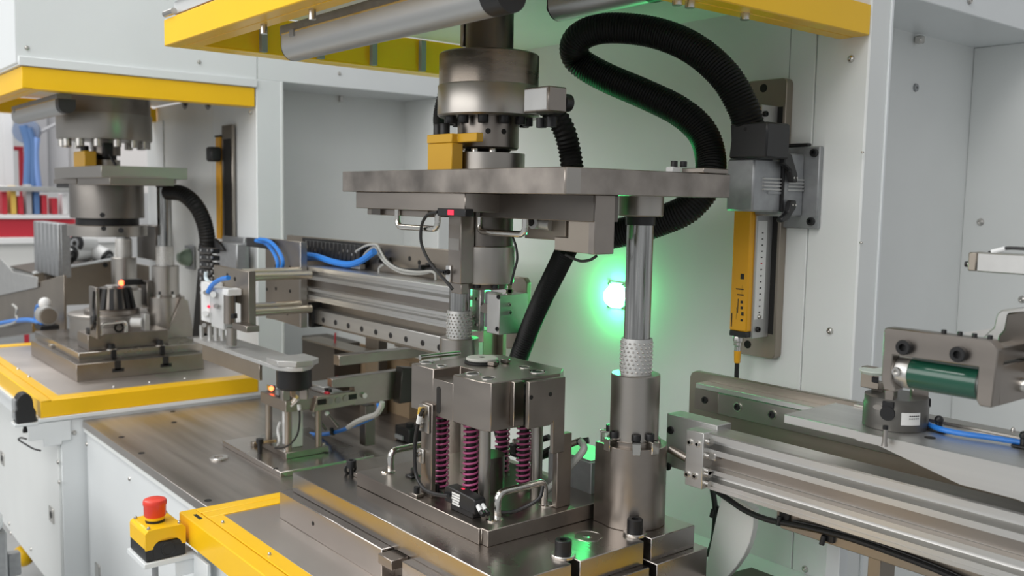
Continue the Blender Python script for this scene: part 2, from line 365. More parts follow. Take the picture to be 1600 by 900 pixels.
# ------------------------------------------------------------------ low table between the presses
ZC = -.68
tcab = thing('side_table', 'low white cabinet between the two presses with a screwed front panel', 'cabinet', (-2.35, 1.1, -1.5))
part('front_panel', box(-2.915, -1.762, .756, .775, -1.5, -.708), WHITE2, tcab, .001)
part('lip', box(-2.925, -1.76, .750, .756, -.716, -.703), WHITE, tcab, .001)
part('carcass', prism([(-2.925, .775), (-1.765, .775), (-1.765, 1.44), (-2.01, 1.44), (-2.01, 2.0), (-2.925, 2.0)], 'z', -1.5, -.703), WHITE2, tcab)
for px, py in ((136, 694), (128, 717), (203, 748), (126, 805)): scr_f(tcab, P(px, py, y=.756), .0062)
q = P(153, 894, y=.755); part('door_latch', cbox(q, .042, .006, .05), SCR, tcab, .001)
solo('work_table', 'striped steel table top between the two presses under the fixture stand', 'table', prism([(-2.926, .748), (-1.757, .748), (-1.757, 1.44), (-2.01, 1.44), (-2.01, 2.0), (-2.926, 2.0)], 'z', -.7025, ZC), TOPST, bev=.001)
tt_holes = [(325, 782), (221, 708), (272, 660), (190, 683), (270, 643)]
t = thing('washer_ring', 'pale steel washer lying on the dark table top', 'washer', P(342, 717, z=ZC))
part('ring', lathe([(.011, .0005), (.011, .0055), (.0225, .0055), (.024, .004), (.024, .0005), (.011, .0005)], P(342, 717, z=ZC), n=28), SCR, t)
for i, (px, py) in enumerate(tt_holes):
    q = P(px, py, z=ZC); o = stamp('screw_hole', ('tth',), lambda: lathe([(0, .0005), (.007, .0005), (.0078, .0009), (.0085, -.0003)], n=16), DARK, COL.objects['work_table'], q)
# ------------------------------------------------------------------ middle press: die base
Z1, Z2, Z3, Z4 = -.6125, -.5599, -.5226, -.497
def notched(x0, x1, y0, y1, ys, d, w, ys_left=()):
    p = [(x0, y0), (x1, y0)]
    for y in ys: p += [(x1, y-w/2), (x1-d, y-w/2), (x1-d, y+w/2), (x1, y+w/2)]
    p += [(x1, y1), (x0, y1)]
    return p
bx1 = P(1106, 855, z=Z2).x
yn1, yn2 = .908, 1.060
pol = notched(-1.6152, bx1, .760, 1.19, (yn1, yn2), .075, .017)
pol[0:1] = [(-1.6152, .760)]
nx = P(612, 840, y=.76).x
pol[1:1] = [(nx-.03, .76), (nx-.03, .785), (nx+.03, .785), (nx+.03, .76)]
die = thing('die_bolster', 'lower thick steel bolster plate lying on the table, beneath the wider die plate', 'plate', (-1.27, .97, Z1))
part('plate', prism(pol, 'z', Z1, Z2), BASEST, die, .0012)
q = P(600, 835, y=.765); part('clamp_tab', box(nx-.028, nx+.012, .752, .784, Z2-.02, Z2-.004), STEEL, die, .001)
hole_f(die, P(489, 818, y=.76), .004)
x2 = -.9525
dp = thing('die_plate', 'wide steel die plate under the spring block, with bolts in its edge slots', 'plate', (-1.28, .97, Z2))
part('plate', prism(notched(-1.5974, x2, .7779, 1.172, (yn1, yn2), .034, .017), 'z', Z2, Z3), BASEST, dp, .0012)
for y in (yn1, yn2):
    c = (x2-.028, y, Z3); b = part('slot_bolt', cyl((c[0], c[1], Z3-.03), (c[0], c[1], Z3+.003), .0075), OXI, dp)
    part('washer', lathe([(.006, .0), (.018, .0), (.0185, .001), (.0185, .004), (.0175, .005), (.006, .005)], c, n=24), SCR, b)
    stamp('cap_screw', ('cz', .0125, .021), lambda: capscrew(.0125, .021, .006), OXI, b, (c[0], c[1], Z3+.005))
q = P(919, 838, z=Z3)
b = part('counterbore', lathe([(.022, .0008), (.0225, .0008), (.0225, -.0005), (.0205, .0002)], q, n=28), CHROME, dp)
part('bore_floor', lathe([(0, .0003), (.0206, .0003), (.0206, -.001), (0, -.001)], q, n=24), BRN, b)
part('socket_screw', lathe([(0, .0012), (.007, .0012), (.008, .0008), (.008, 0)], q+Vector((.002, -.004, 0)), n=16), SCR, b)
q = P(549, 740, z=Z3)
al = thing('alignment_screw', 'black cap screw with a ring lying beside the small bar on the die plate', 'screw', q)
part('screw', lathe([(0, .020), (.0045, .020), (.0045, .026), (.009, .026), (.0095, .025), (.0095, .012), (.004, .012), (.004, 0), (0, 0)], q, n=18), OXI, al)
part('ring', tube([q+Vector((.0, .0, .009))+Vector((-.004, -.011*math.cos(a), .010*math.sin(a))) for a in [k*PI/8 for k in range(17)]], .0028, 8, 0), OXI, al)
p0, p1 = P(556, 745, z=Z3), P(587, 737, z=Z3)
solo('stop_bar', 'short flat steel bar beside the black screw at the rear of the die plate', 'bar', box(p0.x-.006, p0.x+.012, p0.y-.002, p0.y+.07, Z3, Z3+.008), STEEL, bev=.001)
# ------------------------------------------------------------------ guide pillars
def pillar(x, y, ztop, zrod, zcage, zsl, zho, zb, label, s=1.0, housing='block', collar=True):
    t = thing('guide_pillar', label, 'guide pillar', (x, y, zb))
    if collar:
        part('top_collar', lathe([(0, ztop), (.036*s, ztop), (.036*s, zrod+.004), (.034*s, zrod+.002), (.0215*s, zrod+.002), (.0215*s, zrod), (0, zrod)], (x, y, 0), n=36), STEELT, t, label=None)
        part('seal_ring', lathe([(.0215*s, zrod+.003), (.0235*s, zrod+.003), (.0235*s, zrod-.012), (.0215*s, zrod-.012)], (x, y, 0), n=30), BLK, t)
    part('rod', lathe([(0, ztop-.002), (.0213*s, ztop-.002), (.0213*s, zsl-.03), (0, zsl-.03)], (x, y, 0), n=40), RODM, t)
    cg = part('ball_cage', lathe([(.0218*s, zcage), (.0248*s, zcage), (.0252*s, zcage-.001), (.0252*s, zsl-.02), (.0218*s, zsl-.02)], (x, y, 0), n=40), CAGE, t)
    mb = MB(); nr = 9; n = 20
    for i in range(nr):
        z = zcage-.007*s-i*(zcage-zsl-.002)/(nr-.5)*1.0
        for k in range(n):
            a = 2*PI*(k+i*.37)/n
            mb.ball((x+.0250*s*math.cos(a), y+.0250*s*math.sin(a), z), .0021*s, 6)
    part('balls', mb, CHROME, cg, kind='stuff')
    part('sleeve', lathe([(.0255*s, zsl-.01), (.0255*s, zsl), (.0385*s, zsl), (.0397*s, zsl-.0012), (.0397*s, zho+.006), (.0375*s, zho+.004), (.0375*s, zho-.005), (.0, zho-.005)], (x, y, 0), n=48), STEELT, t)
    part('flange_ring', lathe([(.030*s, zho+.008), (.0425*s, zho+.008), (.0435*s, zho+.007), (.0435*s, zho), (.03*s, zho)], (x, y, 0), n=40), STEEL, t)
    r = .0545*s
    if housing == 'block':
        pts = []
        for k in range(25):
            a = -PI/2+PI*k/24*1.5; pts.append((x+r*math.cos(a), y+r*math.sin(a)))
        pts = [(x+r*math.cos(a), y+r*math.sin(a)) for a in [-PI*.5+1.25*PI*k/28 for k in range(29)]]
        xw = P(928, 760, y=y-r*.93).x if abs(x-PX) < .01 else x-.06*s
        pts += [(xw, y+.02*s), (xw, y-r*.93), (x-.018*s, y-r*.93)]
        part('housing', prism(pts, 'z', zb, zho), STEELX, t, .001)
    else:
        part('housing', lathe([(0, zb), (r, zb), (r, zho-.001), (r-.001, zho), (0, zho)], (x, y, 0), n=40), STEELT, t)
    return t
def clip(t, c, ang, zho):
    a = math.radians(ang); dx, dy = math.cos(a), math.sin(a)
    m = MB().box(-.008, .016, -.007, .007, .009, .0125).box(.0125, .016, -.007, .007, -.008, .0125)
    m.rot((0, 0, 0), 'Z', ang); m.v = [v+Vector((c[0]+dx*.042, c[1]+dy*.042, zho)) for v in m.v]
    k = part('clip', m, CHROME, t, .001)
    stamp('cap_screw', ('cz', .0075, .010), lambda: capscrew(.0075, .010, .0038), OXI, k, (c[0]+dx*.042, c[1]+dy*.042, zho+.0125))
    return k
PX, PY = -1.0307, 1.105
zz = lambda py: zat(PX, PY, py)
zho = zz(690)
tp = pillar(PX, PY, zat(PX, PY, 300), zz(340), zz(528), zz(583), zho, Z3, 'near guide pillar in front of the green lamp, right end of the die plate')
for a in (200, 265, 318, 350): clip(tp, (PX, PY), a, zho)
LX, LY = -1.5255, 1.1114
zl = lambda py: zat(LX, LY, py)
tp2 = pillar(LX, LY, zl(308), zl(330), zl(485), zl(527), zl(600), Z3, 'rear guide pillar behind the left end of the spring block')
# ------------------------------------------------------------------ upper die plate
UX0, UX1, UY0, UY1 = -1.5365, -.931, .85, 1.20
UT, UB = .0440, .0075
up = thing('upper_die_plate', 'thick worn steel plate hanging from the middle ram, above the handles', 'plate', (-1.234, 1.0, UB))
part('plate', prism([(UX0, UY0), (UX1-.002, UY0), (UX1, UY0+.002), (UX1, UY1), (UX0, UY1)], 'z', UB, UT), mat('stained_plate_steel', (.35, .315, .285), .38, 1, .34, 13, (1, 1, 1), .012, 60, rvar=.08), up, .001)
part('chamfer_strip', box(UX1-.0005, UX1+.0003, UY0+.002, UY0+.028, UB+.001, UT-.001), STEELT, up)
def yz(x, y, py): return zat(x, y, py)
# left under-plate with rounded corner and its step
ly = .858
lz0, lz1 = zat(-1.5, ly, 325), UB
xa, xb = P(556, 312, y=ly).x, P(737, 315, y=ly+.012).x
part('under_plate', prism([(xa, ly), (xb-.018, ly), (xb-.006, ly+.004), (xb, ly+.016), (xb, ly+.10), (xa, ly+.10)], 'z', lz0, lz1), STEELX, up, .001)
part('step_plate', box(xa+.02, xb-.12, ly+.012, ly+.09, lz0-.011, lz0), STEEL, up, .001)
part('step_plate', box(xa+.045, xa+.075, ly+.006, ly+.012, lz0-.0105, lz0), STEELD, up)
# right under-block
ry = .925
xc, xd = P(741, 320, y=ry).x, P(928, 320, y=ry).x
rz0 = zat(xc, ry, 339)
xcc = P(757, 320, y=ry).x
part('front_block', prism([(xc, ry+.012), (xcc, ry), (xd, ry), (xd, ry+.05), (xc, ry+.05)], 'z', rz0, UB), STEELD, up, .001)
yE = P(957, 350, x=xd).y
fz = lambda py: zat(xd, ry, py)
x63 = P(863, 380, y=ry).x
part('front_block_foot', prism([(x63, fz(396)), (xd, fz(398)), (xd, fz(339)), (P(885, 339, y=ry).x, fz(339)), (P(885, 339, y=ry).x, fz(374)), (x63, fz(374))], 'y', ry+.004, yE), SHEET, up, .001)
part('end_face', box(xd-.012, xd+.0006, ry+.002, yE+.004, fz(398), UB), STEELX, up, .001)
q = P(738, 322, y=ry+.02); part('side_block', box(q.x-.03, xc+.002, ry+.02, ry+.11, rz0+.002, UB), STEEL, up, .001)
# handles under the plate
def uhandle(par, p0, p1, z0, z1, r=.0048, name='handle'):
    pts = [Vector((*p0, z0)), Vector((*p0, z1+.009*(1 if z0 > z1 else -1)))]
    a, b = Vector((*p0, 0)), Vector((*p1, 0)); w = (b-a).normalized(); s = 1 if z0 > z1 else -1
    def corner(c, d1, d2):
        o = []
        for k in range(5):
            t = k/4*PI/2; o.append(c+d1*(1-math.sin(t))*.012+d2*(1-math.cos(t))*.012)
        return o
    A, B = Vector((*p0, z1)), Vector((*p1, z1)); U = Vector((0, 0, s))
    path = [Vector((*p0, z0))]+corner(A, U, w)+corner(B, -w, U)[::1]
    # second corner runs from -w side to up
    path = [Vector((*p0, z0))]+[A+U*.012*(1-math.sin(k*PI/8))+w*.012*(1-math.cos(k*PI/8)) for k in range(5)]+[B-w*.012*(1-math.sin(k*PI/8))+U*.012*(1-math.cos(k*PI/8)) for k in range(5)]+[Vector((*p1, z0))]
    return part(name, MB().tube(path, r, 12), CHROME, par)
hy = .866
h1 = P(621, 330, y=hy); h2 = P(684, 333, y=hy)
uhandle(up, (h1.x, hy), (h2.x, hy), lz0, zat(h1.x, hy, 354), .0050)
hy2 = ry+.012; h1 = P(749, 345, y=hy2); h2 = P(821, 345, y=hy2)
uhandle(up, (h1.x, hy2), (h2.x, hy2), rz0, zat(h1.x, hy2, 362), .0052)
# punch below the plate
AX, AY = P(764, 130, y=.975).x, .975
za = lambda py: zat(AX, AY, py)
pu = part('punch', lathe([(0, UB), (.045, UB), (.045, za(386)), (0, za(386))], (AX, AY, 0), n=40), STEELD, up)
part('punch_ring', lathe([(.03, za(383)), (.0475, za(383)), (.0487, za(384.5)), (.0487, za(439)), (.0475, za(441)), (.0, za(441))], (AX, AY, 0), n=48), STEELT, up)
for a in (200, 255, 300, 345):
    part('screw', cyl((AX+.04*math.cos(math.radians(a)), AY+.04*math.sin(math.radians(a)), za(441)), (AX+.04*math.cos(math.radians(a)), AY+.04*math.sin(math.radians(a)), za(447)), .006), OXI, up)
part('punch_nose', lathe([(0, za(438)), (.038, za(438)), (.036, za(450)), (0, za(450))], (AX, AY, 0), n=30), BRN, up)
q = P(733, 350, y=.955); part('guide_pin', cyl((q.x, .955, zat(q.x, .955, 340)), (q.x, .955, zat(q.x, .955, 386)), .005), CHROME, up)
# vertical sensor plate with slotted holder
vy = .905
v0, v1 = P(700, 390, y=vy), P(720, 390, y=vy)
part('drop_plate', box(v0.x, v1.x, vy, vy+.028, zat(v0.x, vy, 441), UB), STEELX, up, .001)
part('drop_plate_tip', box(v0.x+.004, v1.x-.003, vy+.004, vy+.02, zat(v0.x, vy, 457), zat(v0.x, vy, 441)), STEEL, up, .001)
hp = part('sensor_holder', box(v0.x-.001, v0.x+.012, vy-.004, vy, zat(v0.x, vy, 440), zat(v0.x, vy, 414)), ALU, up, .001)
cap_f(hp, (v0.x+.003, vy-.004, zat(v0.x, vy, 425)), .0042, .006); cap_f(hp, (v0.x+.009, vy-.004, zat(v0.x, vy, 424)), .0042, .006)
part('steel_tag', box(v0.x+.003, v1.x-.004, vy-.0006, vy, zat(v0.x, vy, 390), zat(v0.x, vy, 372)), STEELT, up)
# camera light bar sensor
sy = .852
s0, s1 = P(683, 331, y=sy), P(727, 331, y=sy)
sb = thing('bar_sensor', 'small black bar sensor with a red window under the upper die plate', 'sensor', (s0.x, sy+.01, zat(s0.x, sy, 337)))
part('body', box(s0.x, s1.x, sy, sy+.016, zat(s0.x, sy, 337), zat(s0.x, sy, 325)), BLK, sb, .001)
part('window', box(P(700, 331, y=sy).x, P(709, 331, y=sy).x, sy-.0006, sy, zat(s0.x, sy, 335), zat(s0.x, sy, 327)), LEDD, sb, label='glowing red window')
pts = [(684, 331), (668, 336), (659, 352), (658, 378), (667, 402), (684, 425), (700, 443), (707, 452)]
solo('sensor_cable', 'thin black cable curving down from the bar sensor to the drop plate', 'cable', tube([P(a, b, y=.853+.002*i) for i, (a, b) in enumerate(pts)], .0026, 8), BLK)
pts = [(800, 368), (806, 385), (808, 405), (803, 425), (798, 445)]
solo('sensor_cable', 'short black cable hanging beside the punch ring', 'cable', tube([P(a, b, y=.95) for a, b in pts], .002, 8), BLK)
# stepped blocks at the right below the plate
by = .985
b0, b1, b2 = P(820, 340, y=by), P(863, 340, y=by), P(914, 340, y=by)
blk = thing('tool_block', 'stepped dull metal tool block with a round nozzle under the upper die plate', 'tool block', (b1.x, by+.03, zat(b1.x, by, 375)))
part('block', box(b0.x, P(884, 340, y=by).x, by, by+.05, zat(b1.x, by, 375), UB-.0005), SHEET, blk, .001)
part('block', box(P(884, 340, y=by).x+.0005, P(912, 340, y=by+.006).x, by+.006, by+.05, zat(b1.x, by, 375), UB-.0005), STEEL, blk, .001)
q = P(838, 347, y=by-.012)
part('nozzle', MB().cyl((q.x, by-.02, q.z), (q.x, by, q.z), .011, n=20).cyl((q.x, by-.008, q.z), (q.x+.025, by-.002, q.z-.003), .0105), ALUM, blk)
part('nozzle_hole', cyl((q.x-.003, by-.0215, q.z), (q.x-.003, by-.018, q.z), .0065), DARK, blk)
pts = [(884, 398), (896, 404), (908, 408), (922, 406), (932, 400)]
solo('loop_cable', 'small loop of black cable under the tool block near the green lamp', 'cable', tube([P(a, b, y=by+.03) for a, b in pts], .0024, 8), BLK)
# ------------------------------------------------------------------ ram
rm = thing('press_ram', 'round steel ram with bolted flange above the middle upper plate', 'press ram', (AX, AY, UT))
R = lambda px0, px1, py: (px1-px0)/2/FPX*(Vector((AX, AY, za(py))).dot(FW))
rf = R(687, 843, 110)
part('shaft', lathe([(0, .40), (R(730, 805, 50), .40), (R(730, 805, 50), za(80)), (0, za(80))], (AX, AY, 0), n=48), STEELD, rm)
part('shaft_flat', box(AX-.043, AX-.034, AY-.03, AY+.02, za(72), za(25)), STEELT, rm, .001)
part('rod_wiper', lathe([(.03, .349), (.078, .349), (.078, .342), (.05, .338), (.03, .338)], (AX, AY, 0), n=40), STEELD, rm)
part('upper_flange', lathe([(0, za(86)), (rf-.002, za(86)), (rf, za(88)), (rf, za(136)), (0, za(136))], (AX, AY, 0), n=64), mat('bronzed_steel', (.27, .235, .20), .30, 1, .22, 12, (1, 1, 5), .03, 80, rvar=.06), rm)
part('lower_flange', lathe([(0, za(136)), (rf+.001, za(136)), (rf+.002, za(138)), (rf+.002, za(182)), (rf-.001, za(185)), (0, za(185))], (AX, AY, 0), n=64), STEELT, rm)
for k in range(12):
    a = math.radians(15+k*30); rr = rf-.017
    stamp('cap_screw', ('cd', .0085, .013), lambda: capscrew(.0085, .013, .0042, sg=-1), OXI, rm, (AX+rr*math.cos(a), AY+rr*math.sin(a), za(184.5)))
rn = R(716, 812, 210)
part('neck', lathe([(0, za(185)), (rn, za(185)), (rn, za(231)), (rn-.003, za(234)), (0, za(234))], (AX, AY, 0), n=48), STEEL, rm)
for a in (-38, -8): hole = part('spanner_hole', cyl((AX+(rn-.004)*math.cos(math.radians(a)), AY+(rn-.004)*math.sin(math.radians(a)), za(208)), (AX+(rn+.0004)*math.cos(math.radians(a)), AY+(rn+.0004)*math.sin(math.radians(a)), za(208)), .0045), DARK, rm)
part('neck_gap', lathe([(0, za(234)), (.040, za(234)), (.030, za(245)), (0, za(245))], (AX, AY, 0), n=32), OXI, rm)
part('foot_ring', lathe([(0, za(240)), (R(707, 823, 250), za(240)), (R(707, 823, 250), UT+.0005), (0, UT+.0005)], (AX, AY, 0), n=48), STEELT, rm)
for a in (205, 225, 250, 275, 300, 330): cap_z(rm, (AX+.056*math.cos(math.radians(a)), AY+.056*math.sin(math.radians(a)), za(240)), .006, .006, SCR)
# sensor box on the flange
gx, gy = P(818, 158, y=.90), .90
g0, g1 = P(818, 158, y=gy).x, P(857, 158, y=gy).x
bt = part('side_box', box(g0, g1, gy, gy+.036, zat(g0, gy, 177), zat(g0, gy, 138)), STEEL, rm, .002)
part('side_box_face', box(g0+.003, g1-.003, gy-.0012, gy, zat(g0, gy, 174), zat(g0, gy, 141)), ALUM, bt, .001)
part('knob', cyl((g1-.012, gy+.036, zat(g1, gy, 156)), (g1-.012, gy+.050, zat(g1, gy, 156)), .013), BLK, bt)
for px in (846, 862): part('bolt', cyl((P(px, 188, y=.95).x, .95, zat(g1, .95, 180)), (P(px, 188, y=.95).x, .95, zat(g1, .95, 196)), .008), OXI, bt)
# yellow block on the plate
ky = .885
k0, k1 = P(668, 240, y=ky).x, P(706, 240, y=ky).x
kb = thing('yellow_block', 'square mustard yellow stop block with an arm on the upper die plate', 'block', ((k0+k1)/2, ky+.025, UT))
part('body', box(k0, k1, ky, ky+.022, UT+.0005, zat(k0, ky, 225)), YELD, kb, .001)
part('arm', prism([(k0-.0012, ky-.001), (k1+.0008, ky-.001), (k1+.0008, ky+.010), (k1+.052, ky+.010), (k1+.052, ky+.024), (k0-.0012, ky+.024)], 'z', zat(k0, ky, 224.5), zat(k0, ky, 211)), YELD, kb, .001)
for dx, dy in ((.014, .012), (.032, .012)): cap_z(kb, (k0+dx, ky+dy, zat(k0, ky, 211)), .0085, .018)
# ------------------------------------------------------------------ spring die block
ZT = -.282
db = thing('spring_die', 'lower die block on pink springs with a disc on top, middle of the die plate', 'die', (-1.25, .92, Z3))
part('base_plate', prism([(-1.4563, .8355), (-1.090, .8355), (-1.090, .8405), (-1.0741, .8405), (-1.0741, 1.10), (-1.4563, 1.10)], 'z', Z3+.0003, Z4), STEELX, db, .001)
A = P(641, 568, z=ZT); B = P(751, 596, z=ZT); Cc = P(769, 598, z=ZT); D = P(792, 593, z=ZT)
y0 = (A.y+B.y)/2
n0 = P(677, 577, z=ZT).x; n1 = P(709, 585, z=ZT).x
zb_ = zat(A.x, y0, 637)
xr = Cc.x+.002
top = MB().prism([(A.x, y0), (n0, y0), (n0, y0+.075), (A.x, y0+.195)], 'z', zb_, ZT)
blkp = [(A.x, y0), (n0, y0), (n0, y0+.055), (n1, y0+.055), (n1, y0), (B.x, y0), (xr, y0+.008), (xr, y0+.15), (xr-.03, y0+.185), (A.x+.02, y0+.185), (A.x, y0+.17)]
part('block', prism(blkp, 'z', zb_, ZT), STEELX, db, .0012)
part('notch_floor', box(n0-.001, n1+.001, y0+.0, y0+.056, zb_, zat(n0, y0, 591)), STEELX, db, .0005)
sl = P(685, 625, y=y0-.0005)
part('slot', prism([(sl.x-.0045+.0045*(1-math.cos(a)) if False else sl.x+.0055*math.cos(a), (zat(sl.x, y0, 609) if math.sin(a) > 0 else zat(sl.x, y0, 641))+.0055*math.sin(a)) for a in [k*PI/8 for k in range(17)]], 'y', y0-.0007, y0+.002), DARK, db)
for px, py, r in ((667, 566, .012), (690, 572, .009), (739, 584, .012), (763, 591, .011), (840, 581, .012), (820, 574, .009), (745, 557, .010)):
    q = P(px, py, z=ZT)
    if q.x < xr-.012: bore_z(db, q, r); stamp('bore_floor', ('bf', r), lambda: lathe([(0, .0004), (r*.82, .0004), (r*.82, -.001), (0, -.001)], n=20), OXI, db, q)
dc = P(753, 567, z=ZT)
ds = thing('locating_disc', 'pale grey disc on top of the spring die block', 'disc', dc)
part('spacer', lathe([(0, .0005), (.030, .0005), (.030, .004), (.0, .004)], dc, n=36), OXI, ds)
part('disc', lathe([(0, .0045), (.026, .0045), (.0275, .006), (.0275, .0085), (.026, .010), (0, .010)], dc, n=40), mat('pale_grey_disc', (.50, .50, .46), .45), ds)
part('centre_hole', lathe([(0, .0106), (.0045, .0106), (.0045, .0095), (0, .0095)], dc, n=16), STEELD, ds)
for dx, dy in ((-.034, .004), (.030, -.012), (.034, .022)):
    part('stop_wedge', cbox(dc+Vector((dx, dy, .004)), .014, .012, .007).rot(dc, 'Z', dx*600), STEEL, db, .001)
q0, q1 = P(656, 562, z=ZT), P(712, 551, z=ZT)
part('rail_bar', cyl(q0+Vector((0, 0, .004)), q0+Vector((.0, .085, .004)), .0045), CHROME, db)
# springs and rods
def spring(par, x, y, z0, z1, r=.0122, w=.0019, turns=15, mt=None):
    pts = []; n = 16
    for i in range(turns*n+1):
        a = 2*PI*i/n; pts.append((x+r*math.cos(a), y+r*math.sin(a), z0+w+(z1-z0-2*w)*i/(turns*n)))
    s_ = part('spring', MB().tube(pts, w, 6), mt or PINK, par)
    part('spring_core', lathe([(0, z0), (r*.72, z0), (r*.72, z1), (0, z1)], (x, y, 0), n=18), SPR, s_)
    return s_
S1, S2 = P(689, 766, z=Z4), P(735, 772, z=Z4)
for x, y in ((S1.x, S1.y), (S2.x, S2.y), (-1.197, 1.012), (-1.285, 1.035)):
    z0_ = Z4 if y < 1.01 else Z4
    spring(db, x, y, Z4, zb_+.002)
    part('spring_seat', lathe([(0, Z4), (.014, Z4), (.014, Z4+.006), (0, Z4+.006)], (x, y, 0), n=24), STEEL, db)
for x, y in ((-1.171, .9067), (-1.150, 1.0)): part('guide_rod', lathe([(0, Z4), (.0098, Z4), (.0098, zb_+.002), (0, zb_+.002)], (x, y, 0), n=24), STEELT, db)
part('inner_column', box(-1.345, -1.31, .985, 1.02, Z4, zb_), STEELX, db, .001)
part('inner_column', lathe([(0, Z4), (.034, Z4), (.034, Z4+.06), (0, Z4+.06)], (-1.245, .965, 0), n=30), STEELD, db)
# right side plates of the block
fx = xr
part('side_flange', box(fx, fx+.010, y0+.045, y0+.066, zat(fx, y0+.05, 665), zat(fx, y0+.05, 595)), STEELX, db, .001)
part('bearing', cyl((fx+.0075, y0+.088, zat(fx, y0+.088, 620)), (fx+.013, y0+.088, zat(fx, y0+.088, 620)), .019, n=24), CHROME, db)
part('bearing_core', cyl((fx+.012, y0+.088, zat(fx, y0+.088, 620)), (fx+.0135, y0+.088, zat(fx, y0+.088, 620)), .013, n=20), DARK, db)
part('shaft', cyl((fx, y0+.088, zat(fx, y0+.088, 620)), (fx+.0335, y0+.088, zat(fx, y0+.088, 620)), .006), CHROME, db)
part('side_rib', box(fx+.001, fx+.007, y0+.068, y0+.115, zat(fx, y0+.08, 662), zat(fx, y0+.08, 598)), OXI, db)
ox = fx+.042
ya, yb_, yc = P(826, 640, x=ox).y, P(883, 640, x=ox).y, P(864, 690, x=ox).y
zt_, zm_, zl_ = zat(ox, ya, 597), zat(ox, ya, 671), zat(ox, yb_, 706)
op = part('side_plate', prism([(ya, zt_), (yb_, zt_), (yb_, zl_), (yc, zl_), (yc, zm_+.006), (yc-.006, zm_), (ya, zm_)], 'x', ox-.008, ox), STEELX, db, .001)
hole_x(op, P(830, 621, x=ox), .0035); hole_x(op, P(860, 616, x=ox), .0035)
# front sensor bracket with cable
wy = .858
w0, w1 = P(658, 650, y=wy), P(675, 650, y=wy)
vb = part('sensor_bracket', box(w0.x, w1.x, wy, wy+.009, Z4, zat(w0.x, wy, 627)), STEEL, db, .001)
part('bracket_cover', box(w0.x, w1.x-.003, wy-.005, wy, zat(w0.x, wy, 672), zat(w0.x, wy, 629)), STEELT, db, .001)
for py in (663, 708): cap_f(db, (w0.x+.004, wy-.005, zat(w0.x, wy, py)), .0048, .005, SCR)
part('lower_clamp', box(w0.x-.002, w0.x+.012, wy-.004, wy, zat(w0.x, wy, 722), zat(w0.x, wy, 700)), ALU, db, .001)
q = P(660, 637, y=wy-.006); part('plug', cyl(q+Vector((-.002, -.003, 0)), q+Vector((-.005, -.003, -.018)), .0035), AMB, db)
pts = [(661, 640), (655, 655), (650, 680), (648, 708), (649, 735), (654, 752), (664, 765), (680, 772), (700, 775)]
sc_ = thing('sensor_cable', 'black cable with a white tag down the front of the spring die bracket', 'cable', P(660, 760, y=wy-.01))
part('cable', tube([P(a, b, y=wy-.012) for a, b in pts], .0034, 10), BLK, sc_)
part('white_tag', cyl(P(656.5, 649, y=wy-.012), P(654, 661, y=wy-.012), .0045), WPL, sc_)
# amplifier box
ay0 = .852
a0, a1 = P(694, 775, y=ay0).x, P(742, 780, y=ay0).x
aw = (a0, a1)
zq = Z4+.010
am = thing('sensor_amplifier', 'black sensor amplifier with a white label on the die base plate', 'sensor', ((a0+a1)/2, ay0+.012, Z4))
ah = zat(a0, ay0, 757)
part('body', prism([(a0, zq), (a1, zq-.0015), (a1, ah-.007), (a1-.004, ah-.004), (a0+.006, ah), (a0, ah-.005)], 'y', ay0, ay0+.022), BLK, am, .0015)
part('rail_foot', box(a0+.015, a1-.008, ay0+.002, ay0+.02, Z4, zq), BLK, am, .001)
lx0, lx1 = P(706, 775, y=ay0).x, P(719, 783, y=ay0).x
for i in range(5):
    z = zat(lx0, ay0, 768)-i*.0042
    part('label_line', box(lx0+random.random()*.002, lx1-random.random()*.004, ay0-.0005, ay0, z-.003, z), LBL, am)
part('red_mark', box((a0+a1)/2-.012, (a0+a1)/2-.006, ay0+.012, ay0+.016, ah-.004, ah-.001), LEDD, am)
for dy in (.006, .015):
    part('plug', cyl((a1, ay0+dy, zq+.012), (a1+.012, ay0+dy-.003, zq+.007), .0036), WPL, am)
    part('plug_end', cyl((a1+.012, ay0+dy-.003, zq+.007), (a1+.02, ay0+dy-.004, zq+.004), .004), BLK, am)
pts = [(775, 800), (800, 800), (825, 790), (843, 778), (848, 760)]
solo('sensor_cable', 'black cable running behind the front handle on the die base plate', 'cable', tube([P(a, b, y=.90+.012*i) for i, (a, b) in enumerate(pts)], .003, 8), BLK)
# small cable mounts
for i, (px, py) in enumerate(((651, 775), (682, 772))):
    q = P(px, py, z=Z4)
    if i == 0:
        cm = thing('cable_mount', 'small steel mount with a black tie in front of the sensor bracket', 'cable mount', q)
        part('foot', cbox(q+Vector((0, 0, .003)), .022, .016, .006), STEEL, cm, .001)
        part('post', cyl(q+Vector((0, 0, .006)), q+Vector((0, 0, .016)), .005), OXI, cm)
    else:
        cm = thing('cable_mount', 'black tie mount beside the sensor amplifier', 'cable mount', q)
        part('foot', cbox(q+Vector((0, 0, .0015)), .018, .018, .003), OXI, cm, .001)
        part('tie', cyl(q+Vector((0, 0, .003)), q+Vector((.002, 0, .017)), .004), BLK, cm)
q = P(645, 745, z=Z4)
cm = thing('cable_mount', 'black adhesive tie mount left of the sensor bracket', 'cable mount', q)
part('foot', cbox(q+Vector((0, 0, .002)), .02, .02, .004), BLK, cm, .001); part('tie', cyl(q+Vector((0, 0, .004)), q+Vector((.004, -.002, .016)), .0045), BLK, cm)
